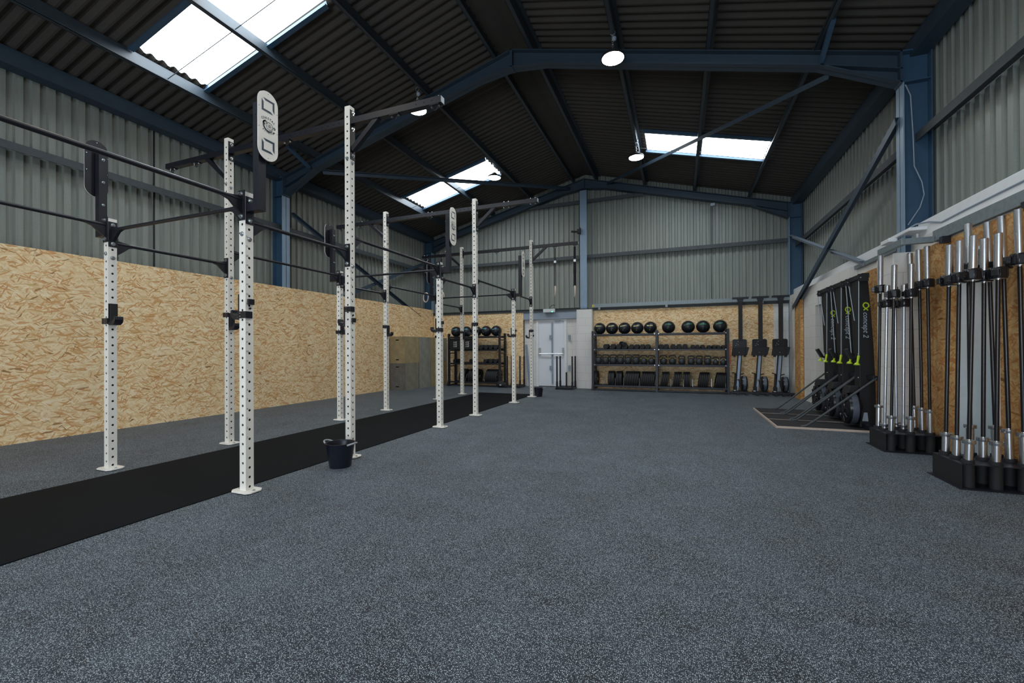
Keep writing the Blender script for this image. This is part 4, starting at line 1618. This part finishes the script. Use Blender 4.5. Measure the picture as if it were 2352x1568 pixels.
# black sandbag on the floor by the corner rack
t = thing('sandbag', 'black sandbag with small white mark on the floor right of the corner rack', 'sandbag', (-4.90, 11.74, 0))
mb = MB(); mb.sphere((0, 0, .085), .17, 24, 0, (1.0, .62, .5)); mb.sphere((-.03, .01, .13), .12, 20, 0, (1.0, .7, .5))
mb.build('bag', 'rubber_black', t, smooth=True)
MB().box(-.02, .03, -.108, -.104, .07, .095).build('label_patch', 'print_white', t)


# push sleds
def sled(loc, rz, lab, posts, short, w, dpt):
    t = thing('push_sled', lab, 'sled', loc, rz)
    mb = MB()
    for s_ in (-1, 1):
        mb.box(s_ * w / 2 - .03, s_ * w / 2 + .03, -dpt / 2, dpt / 2, 0, .05)
    mb.box(-w / 2, w / 2, -dpt / 2, -dpt / 2 + .05, .02, .07); mb.box(-w / 2, w / 2, dpt / 2 - .05, dpt / 2, .02, .07)
    mb.box(-w / 2 + .05, w / 2 - .05, -.16, .16, .03, .05)
    mb.build('skid_base', 'black_steel', t, bevel=.004)
    for x, y in posts:
        mb = MB(); mb.tube((x, y, .04), (x, y, .93), .022, 14); mb.tube((x, y, .04), (x, y, .22), .029, 14)
        mb.build('push_post', 'black_steel', t, smooth=True)
    mb = MB(); mb.tube((short[0], short[1], .04), (short[0], short[1], .47), .022, 14)
    mb.build('weight_post', 'black_steel', t, smooth=True)


sled((-2.98, 11.90, 0), 0, 'black push sled in front of the fire door, two posts each side', [(-.225, -.17), (-.225, .19), (.215, -.17), (.215, .19)], (0, .02), .44, .5)
sled((-4.56, 11.95, 0), 0, 'black push sled between the corner rack and the fire door', [(-.20, -.10), (-.20, .26), (.20, -.10), (.20, .26)], (-.1, .06), .42, .55)

# ================================================================== PLYO BOXES
def plyo(loc, size, mat_f, mat_s, lab, slots=True):
    sx, sy, sz = size
    t = thing('plyometric_box', lab, 'wooden box', loc, 0, 'stacked plywood jump boxes')
    mb = MB()
    th = .018
    # front and back panels with hand slots cut as recesses
    def panel(y0, y1, m):
        if not slots:
            mb.box(0, sx, y0, y1, 0, sz, m); return
        hw, hh = .055, .015
        cx = sx / 2
        zs = [0, .10 - hh, .10 + hh, sz - .10 - hh, sz - .10 + hh, sz]
        for i in range(5):
            if i % 2 == 0:
                mb.box(0, sx, y0, y1, zs[i], zs[i + 1], m)
            else:
                mb.box(0, cx - hw, y0, y1, zs[i], zs[i + 1], m); mb.box(cx + hw, sx, y0, y1, zs[i], zs[i + 1], m)
    panel(0, th, 0)
    mb.build('end_panel', mat_f, t)
    mb = MB(); panel(sy - th, sy, 0)
    mb.build('end_panel', mat_f, t)
    mb = MB()
    mb.box(sx - th, sx, th, sy - th, 0, sz); mb.box(0, th, th, sy - th, 0, sz)
    mb.box(th, sx - th, th, sy - th, 0, th); mb.box(th, sx - th, th, sy - th, sz - th, sz)
    mb.build('side_panel', mat_s, t)
    mb = MB(); mb.box(th, sx - th, th + .003, th + .006, th, sz - th)
    mb.build('dark_interior', 'hole_black', t)
    mb = MB()
    for z in [.06 + .09 * i for i in range(8)]:
        mb.tube((sx, .009, z), (sx + .0012, .009, z), .003, 6); mb.tube((sx, sy - .009, z), (sx + .0012, sy - .009, z), .003, 6)
    mb.build('screws', 'hole_black', t)


bx0 = -7.585
cols = [(10.00, .69, 'ply_tan', 'ply_gold', 'ply_dark', 'ply_mix'), (10.70, .63, 'ply_tan', 'ply_grey', 'ply_mix', 'ply_grey'),
        (11.345, .64, 'ply_tan', 'ply_gold', 'ply_tan', 'ply_gold'), (12.0, .32, 'ply_grey', 'ply_grey', 'ply_gold', 'ply_gold')]
nm = ['nearest column', 'second column', 'third column', 'last column in the corner']
for i, (y, w, a, b, c, d_) in enumerate(cols):
    plyo((bx0, y, .752), (.51, w - .01, .75), a, b, 'upper plywood jump box of the %s, %s' % (nm[i], ['tan front with slots', 'grey weathered side', 'golden side', 'grey side'][i]))
    plyo((bx0, y, 0), (.51, w - .01, .75), c, d_, 'lower plywood jump box of the %s, %s' % (nm[i], ['dark front with slots', 'grey stained side', 'yellowish side', 'golden side'][i]))
mb = MB(); mb.box(0, .05, 0, .02, 0, 1.47); mb.box(0, .03, -.12, 0, 0, 1.47)
tag(mb.build('osb_offcut', 'osb_warm', loc=(-7.598, 9.90, 0)), 'upright strip of OSB board between the left wall and the jump boxes', 'board')
#@@RIGHT
# ================================================================== UPRIGHT ROWERS
def rower(loc, lab):
    """stored on end: foot of the rail on top, flywheel at the bottom"""
    t = thing('rowing_machine', lab, 'rowing machine', loc, 0, 'rowing machines stored on end')
    mb = MB()
    mb.box(-.18, .18, -.03, .05, 2.355, 2.40)
    mb.prism([(-.075, 2.36), (.075, 2.36), (.042, 2.25), (-.042, 2.25)], -.02, .04, 'y')
    mb.build('rear_foot', 'black_steel', t, bevel=.004)
    MB().box(-.042, .042, -.034, .046, 1.30, 2.30).build('rear_leg', 'matt_black', t, bevel=.006)
    mb = MB()
    def rr(cx, cz, w, h, r):
        pts = []
        for qx, qz, a0 in ((1, 1, 0), (-1, 1, 90), (-1, -1, 180), (1, -1, 270)):
            for k in range(5):
                a = R(a0 + 22.5 * k)
                pts.append((cx + qx * (w / 2 - r) + r * math.cos(a), cz + qz * (h / 2 - r) + r * math.sin(a)))
        return pts
    mb.prism(rr(-.025, 1.23, .315, .25, .035), -.03, .0, 'y', 0)
    mb.build('seat_carriage', 'gloss_black', t, bevel=.004)
    mb = MB()
    mb.prism([(-.18, 1.155), (.165, 1.155), (.12, .955), (-.205, .955)], -.075, -.015, 'y', 0)
    mb.prism([(.10, 1.17), (.175, 1.155), (.13, .97), (.09, .97)], -.10, -.02, 'y', 0)
    for x in (-.17, .06):
        mb.box(x, x + .05, -.07, -.02, .92, .96)
    mb.build('foot_rest', 'matt_black', t, bevel=.006)
    mb = MB()
    for x, z in ((-.06, 1.30), (-.06, 1.22), (-.09, 1.25), (-.11, 1.205), (-.04, 1.03)):
        mb.tube((x, -.031 if z > 1.15 else -.076, z), (x, -.034 if z > 1.15 else -.08, z), .006, 8)
    mb.build('fixing_screws', 'print_white', t)
    mb = MB(); mb.beam((-.022, -.02, .955), (-.062, -.02, .37), .058, .05, 0, (0, 1, 0)); mb.beam((-.064, -.02, .34), (-.09, -.02, .09), .05, .05, 0, (0, 1, 0))
    mb.build('monorail', 'alu_rail', t, bevel=.004)
    mb = MB(); mb.beam((-.062, .0, .955), (-.10, .0, .37), .018, .06, 0, (0, 1, 0)); mb.beam((.018, .0, .955), (-.022, .0, .37), .018, .06, 0, (0, 1, 0))
    mb.build('rail_side', 'matt_black', t)
    mb = MB(); M = Matrix.Translation((.065, -.03, .27)) @ Matrix.Rotation(PI / 2, 4, 'Y')
    mb.lathe([(1e-4, -.07), (.10, -.07), (.15, -.065), (.178, -.05), (.182, -.03)], 32, 0, M)
    mb.lathe([(.178, -.032), (.178, .032)], 32, 1, M)
    mb.lathe([(.182, .03), (.178, .05), (.15, .065), (.10, .07), (1e-4, .07)], 32, 0, M)
    mb.build('flywheel', ['gloss_black', 'flywheel_mesh'], t, smooth=True)
    mb = MB(); mb.path([(-.20, -.04, .53), (-.14, -.05, .515), (-.11, -.05, .50)], .012, 8); mb.path([(-.02, -.05, .49), (.06, -.05, .51)], .012, 8)
    mb.build('handle', 'rubber_black', t, smooth=True)
    mb = MB(); mb.beam((-.11, .0, .50), (-.13, .0, .10), .05, .06, 0, (0, 1, 0)); mb.beam((-.04, -.06, .36), (.02, -.06, .06), .045, .03, 0, (0, 1, 0)); mb.box(-.17, -.09, -.06, .0, .10, .20)
    mb.build('front_frame', 'matt_black', t, bevel=.004)
    mb = MB(); mb.box(-.17, -.12, -.065, -.06, .085, .10)
    mb.build('foot_trim', 'print_white', t)
    MB().box(-.18, .15, -.06, .06, .0, .085).build('front_foot', 'matt_black', t, bevel=.006)
    return t


r0 = rower((1.43, 11.95, 0.0), 'upright-stored rowing machine nearest the storage rack')
dup(r0, (1.86, 11.93, 0), label='middle one of the three rowing machines stored on end')
dup(r0, (2.285, 11.91, 0), label='upright-stored rowing machine nearest the corner')
t = thing('floor_rail', 'low black steel rail on small feet in front of the upright rowing machines', 'rail', (1.82, 11.62, 0))
MB().box(-.66, .68, -.02, .03, .045, .09).build('rail', 'black_steel', t, bevel=.003)
for x in (-.5, -.3, -.08, .12, .3, .46, .64):
    MB().box(x - .025, x + .025, -.03, .035, 0, .046).build('foot', 'black_steel', t)
mb = MB(); mb.path([(0, 0, .0), (.006, -.004, -.22), (.012, -.006, -.45), (.02, 0, -.5), (.024, .01, -.45), (.02, .02, -.2), (.012, .015, 0), (0, 0, .0)], .008, 8)
tag(mb.build('resistance_band', 'orange', loc=(1.160, 11.742, 1.24), smooth=True), 'thin orange resistance band hanging on the right end of the long rack', 'band')


# ================================================================== SKI MACHINES
def ski(loc, lab):
    t = thing('ski_machine', lab, 'ski machine', loc, 0, 'ski machines on floor stands')
    # platform
    MB().box(-1.08, .10, -.325, .335, .008, .026).build('platform', 'rubber_black', t)
    mb = MB(); mb.box(-1.085, .10, -.335, -.322, .0, .028); mb.box(-1.098, -1.08, -.335, .335, .0, .028)
    mb.build('platform_edge', 'ply_edge', t)
    # tower: side profile in x/z, extruded over y
    prof = [(-.045, .03), (-.045, 1.2), (-.045, 2.10), (-.03, 2.16), (.055, 2.15), (.085, 1.7), (.115, 1.2), (.135, .6), (.14, .03)]
    mb = MB(); mb.prism(prof, -.095, .095, 'y', 0)
    mb.build('tower', 'matt_black', t, bevel=.008)
    mb = MB(); mb.prism([(.25, 2.12), (.13, 2.12), (.09, 1.72), (.09, 1.05), (.13, 1.05)], -.045, .03, 'x', 0)
    mb.build('side_wing', 'matt_black', t, bevel=.006)
    mb = MB(); mb.box(-.06, .02, -.25, .25, 2.085, 2.15, 0)
    for y in (-.25, .23):
        mb.box(-.10, .01, y - .01, y + .03, 2.04, 2.14, 0)
        mb.tube((-.08, y - .005, 2.08), (-.08, y + .025, 2.08), .03, 16, 0); mb.tube((-.08, y - .015, 2.09), (-.08, y - .01, 2.09), .008, 8, 1)
    mb.build('pulley_arm', ['matt_black', 'zinc'], t)
    mb = MB()
    for p, q in (((-.095, -.245, 2.06), (-.10, -.24, 1.03)), ((-.095, .24, 2.06), (-.10, .03, 1.05)), ((-.06, .245, 2.06), (-.05, .06, 1.52))):
        mb.tube(p, q, .0055, 8)
    mb.build('cord', 'print_grey', t, smooth=True)
    for y, z in ((-.24, 1.03), (.03, 1.04)):
        mb = MB(); mb.tube((-.10, y, z), (-.115, y, z - .10), .016, 12, 0, .013); mb.tube((-.115, y, z - .10), (-.12, y, z - .125), .02, 12, 0, .038); mb.tube((-.12, y, z - .125), (-.12, y, z - .13), .038, 12, 0)
        mb.build('handle', 'lime', t, smooth=True)
    # lettering down the near side panel
    e = MB()
    M = Matrix.Translation((.028, -.0956, 1.455)) @ Matrix.Rotation(PI / 2, 4, 'X') @ Matrix.Rotation(-PI / 2, 4, 'Z')
    v, f = text_geo('concept 2', .088, 'CENTER', 0.25, .0003, .0006)
    e.add(v, f, 0, M)
    M2 = Matrix.Translation((.028, -.0956, 1.715)) @ Matrix.Rotation(PI / 2, 4, 'X') @ Matrix.Rotation(-PI / 2, 4, 'Z')
    v, f = text_geo('C', .105, 'CENTER', 0.1, .0003, .003); e.add([p + Vector((-.02, 0, 0)) for p in v], f, 1, M2)
    v, f = text_geo('x', .10, 'CENTER', 0.1, .0003, .003); e.add([p + Vector((.035, .01, 0)) for p in v], f, 1, M2)
    e.build('lettering', ['print_grey', 'lime'], t, fixn=False)
    # monitor
    mb = MB()
    M = Matrix.Translation((-.14, .0, 1.05)) @ Matrix.Rotation(R(-28), 4, 'Y')
    mb.box(-.02, .02, -.05, .05, -.075, .075, 0, M); mb.box(-.0215, -.0195, -.038, .038, -.03, .055, 1, M)
    mb.beam((-.13, 0, 1.0), (-.03, 0, .96), .03, .03, 0)
    mb.build('monitor', ['gloss_black', 'dark_rail'], t, bevel=.005)
    # flywheel drum
    mb = MB(); M = Matrix.Translation((-.13, 0, .29)) @ Matrix.Rotation(PI / 2, 4, 'Y')
    mb.lathe([(1e-4, -.085), (.07, -.085), (.08, -.075), (.14, -.075), (.15, -.085), (.19, -.08), (.222, -.06), (.228, -.03)], 40, 0, M)
    mb.lathe([(.224, -.032), (.224, .045)], 40, 1, M)
    mb.lathe([(.228, .043), (.222, .07), (.19, .085), (1e-4, .085)], 40, 0, M)
    for k in range(10):
        a = 2 * PI * k / 10
        p = Vector((-.218, math.cos(a) * .11, .29 + math.sin(a) * .11)); q = Vector((-.212, math.cos(a) * .20, .29 + math.sin(a) * .20))
        mb.tube(p, q, .006, 6, 0)
    mb.tube((-.216, .0, .36), (-.22, .0, .36), .012, 12, 2)
    mb.tube((-.216, -.07, .33), (-.22, -.07, .33), .006, 8, 3)
    mb.build('flywheel', ['gloss_black', 'flywheel_mesh', 'yellow', 'print_white'], t, smooth=True)
    # air-damper hood above the drum
    mb = MB(); mb.prism([(-.20, .50), (-.08, .52), (-.05, .60), (-.16, .60)], -.12, .10, 'y', 0)
    mb.build('fan_hood', 'matt_black', t, bevel=.006)
    # braces
    for s_ in (-1, 1):
        mb = MB(); yb = s_ * .322
        mb.path([(-.74, s_ * .27, .03), (-.70, s_ * .272, .055), (-.62, s_ * .278, .12), (.07, yb, .73)], .014, 10)
        mb.tube((-.78, s_ * .268, .026), (-.72, s_ * .27, .04), .018, 8)
        mb.build('strut', 'dark_rail', t, smooth=True)
    MB().box(-.02, .16, -.30, .30, .026, .09).build('stand_foot', 'black_steel', t)
    mb = MB(); mb.box(.03, .09, -.33, .33, .70, .76)
    mb.build('stand_frame', 'black_steel', t, bevel=.004)
    mb = MB(); mb.prism([(-.02, .12), (.05, .12), (.04, .24), (.0, .24)], -.0975, -.0955, 'y', 0)
    mb.build('warning_sticker', 'print_grey', t)
    for z in (.72, 1.05):
        MB().tube((-.047, -.06, z), (-.052, -.06, z), .008, 8).build('screw_cap', 'print_white', t)
    return t


s0 = ski((2.385, 7.395, 0), 'ski machine nearest the far barbell stand')
dup(s0, (2.385, 8.07, 0), label='middle one of the three ski machines')
dup(s0, (2.385, 8.745, 0), label='ski machine farthest from the barbell stands, nearest the corner')


# ================================================================== BARBELL STANDS
def stand(loc, lab):
    t = thing('barbell_stand', lab, 'barbell stand', loc, 0, 'nine-hole barbell stands')
    MB().box(-.26, .27, -.25, .25, 0, .008).build('base_plate', 'black_steel', t)
    MB().box(-.235, .245, -.21, .21, .19, .198).build('top_plate', 'black_steel', t)
    mb = MB(); mb.box(-.235, -.229, -.21, .21, .008, .19)
    mb.build('side_plate', 'matt_black', t)
    mb = MB(); mb.box(.239, .245, -.21, .21, .008, .19)
    mb.build('side_plate', 'matt_black', t)
    for ix in range(3):
        for iy in range(3):
            x, y = -.17 + .17 * ix, -.16 + .16 * iy
            mb = MB(); mb.lathe([(.040, .008), (.040, .225), (.031, .225), (.031, .02), (1e-4, .02)], 20, 0, Matrix.Translation((x, y, 0)))
            mb.build('socket', 'rubber_black', t, smooth=True)
    return t


S2 = (2.355, 4.75, 0)
S1 = (2.34, 6.07, 0)
stand(S2, 'black nine-hole barbell stand nearest the viewer on the right')
stand(S1, 'black nine-hole barbell stand farther away beside the ski machines')


def barbell(length, sl, shaft_mat):
    t = thing('barbell', 'x', 'barbell')
    z0 = .0
    MB().tube((0, 0, sl), (0, 0, length - sl), .0142, 16).build('shaft', shaft_mat, t, smooth=True)
    for flip in (0, 1):
        def Z(z): return length - z if flip else z
        mb = MB()
        pr = [(1e-4, 0), (.022, 0), (.0265, .004), (.0265, sl - .03), (.040, sl - .03), (.041, sl - .028), (.041, sl - .002), (.036, sl), (.015, sl), (.015, sl + .006), (1e-4, sl + .006)]
        mb.lathe([(r_, Z(z)) for r_, z in pr], 28)
        mb.build('sleeve', 'chrome', t, smooth=True)
    return t


def clamp(lab, grp):
    t = thing('barbell_collar', lab, 'barbell collar', (0, 0, 0), 0, grp)
    mb = MB(); mb.lathe([(.0272, 0), (.050, 0), (.054, .006), (.054, .084), (.050, .09), (.0272, .09), (.0272, 0)], 24, 0)
    for k in range(8):
        a = 2 * PI * k / 8
        mb.box(.050, .0565, -.012, .012, .012, .076, 0, Matrix.Rotation(a, 4, 'Z'))
    mb.build('ring', 'gloss_black', t, smooth=True)
    mb = MB(); mb.box(.05, .078, -.022, .022, .018, .07, 0)
    mb.tube((.058, -.026, .044), (.058, .026, .044), .009, 8, 0)
    mb.build('lever', 'gloss_black', t, bevel=.003)
    return t


KB = {'m': (2.2, .445, 'gloss_black'), 'w': (2.02, .365, 'gloss_black'), 's': (1.82, .255, 'silver_shaft')}
BL = {'m': 'long', 'w': 'shorter', 's': 'silver-shafted short'}
pb = {}
pc = None
rows = ['room-side', 'middle', 'wall-side']
cols_ = ['nearest', 'centre', 'farthest']
for S, sname, layout in ((S2, 'near', {(0, 0): 'w', (0, 1): 'w', (0, 2): 'w', (1, 0): 'w', (1, 1): 'w', (1, 2): 'm', (2, 0): 'm', (2, 1): 'm', (2, 2): 'm'}),
                         (S1, 'far', {(0, 0): 'w', (0, 1): 's', (0, 2): 'm', (1, 0): 'w', (1, 1): 's', (1, 2): 's', (2, 0): 'm', (2, 1): 'm', (2, 2): 'm'})):
    for (ix, iy), k in layout.items():
        x, y = S[0] - .17 + .17 * ix, S[1] - .16 + .16 * iy
        L_, sl, _ = KB[k]
        if k not in pb:
            pb[k] = barbell(*KB[k]); o = pb[k]
        else:
            o = dup(pb[k], (0, 0, 0))
        ry = (.022, .006, -.012)[ix] + random.uniform(-.004, .004)
        rx = (.010, .0, -.010)[iy] + random.uniform(-.006, .006)
        o.location = (x, y, .022)
        o.rotation_euler = (rx, ry, random.uniform(0, 6))
        rot = Euler((rx, ry, 0))
        o.rotation_euler = (rx, ry, 0)
        o['label'] = '%s barbell in the %s row of the %s stand, %s the viewer' % (BL[k], rows[ix], sname, {'nearest': 'nearest', 'centre': 'second from', 'farthest': 'third from'}[cols_[iy]])
        o['group'] = 'barbells standing in the %s stand' % sname
        lab = 'black collar on the %s bar second from the viewer'
        cl = 'black collar clamped on the %s-row barbell of the %s stand, %s the viewer' % (rows[ix], sname, {'nearest': 'nearest', 'centre': 'second from', 'farthest': 'third from'}[cols_[iy]])
        if pc is None:
            pc = clamp(cl, 'collars clamped on the upright barbells'); c = pc
        else:
            c = dup(pc, (0, 0, 0), label=cl)
        p = rot.to_matrix() @ Vector((0, 0, L_ - sl + .004))
        c.location = (x + p.x, y + p.y, .022 + p.z)
        zr = random.uniform(2.2, 4.2)
        c.rotation_euler = (rx, ry, zr)
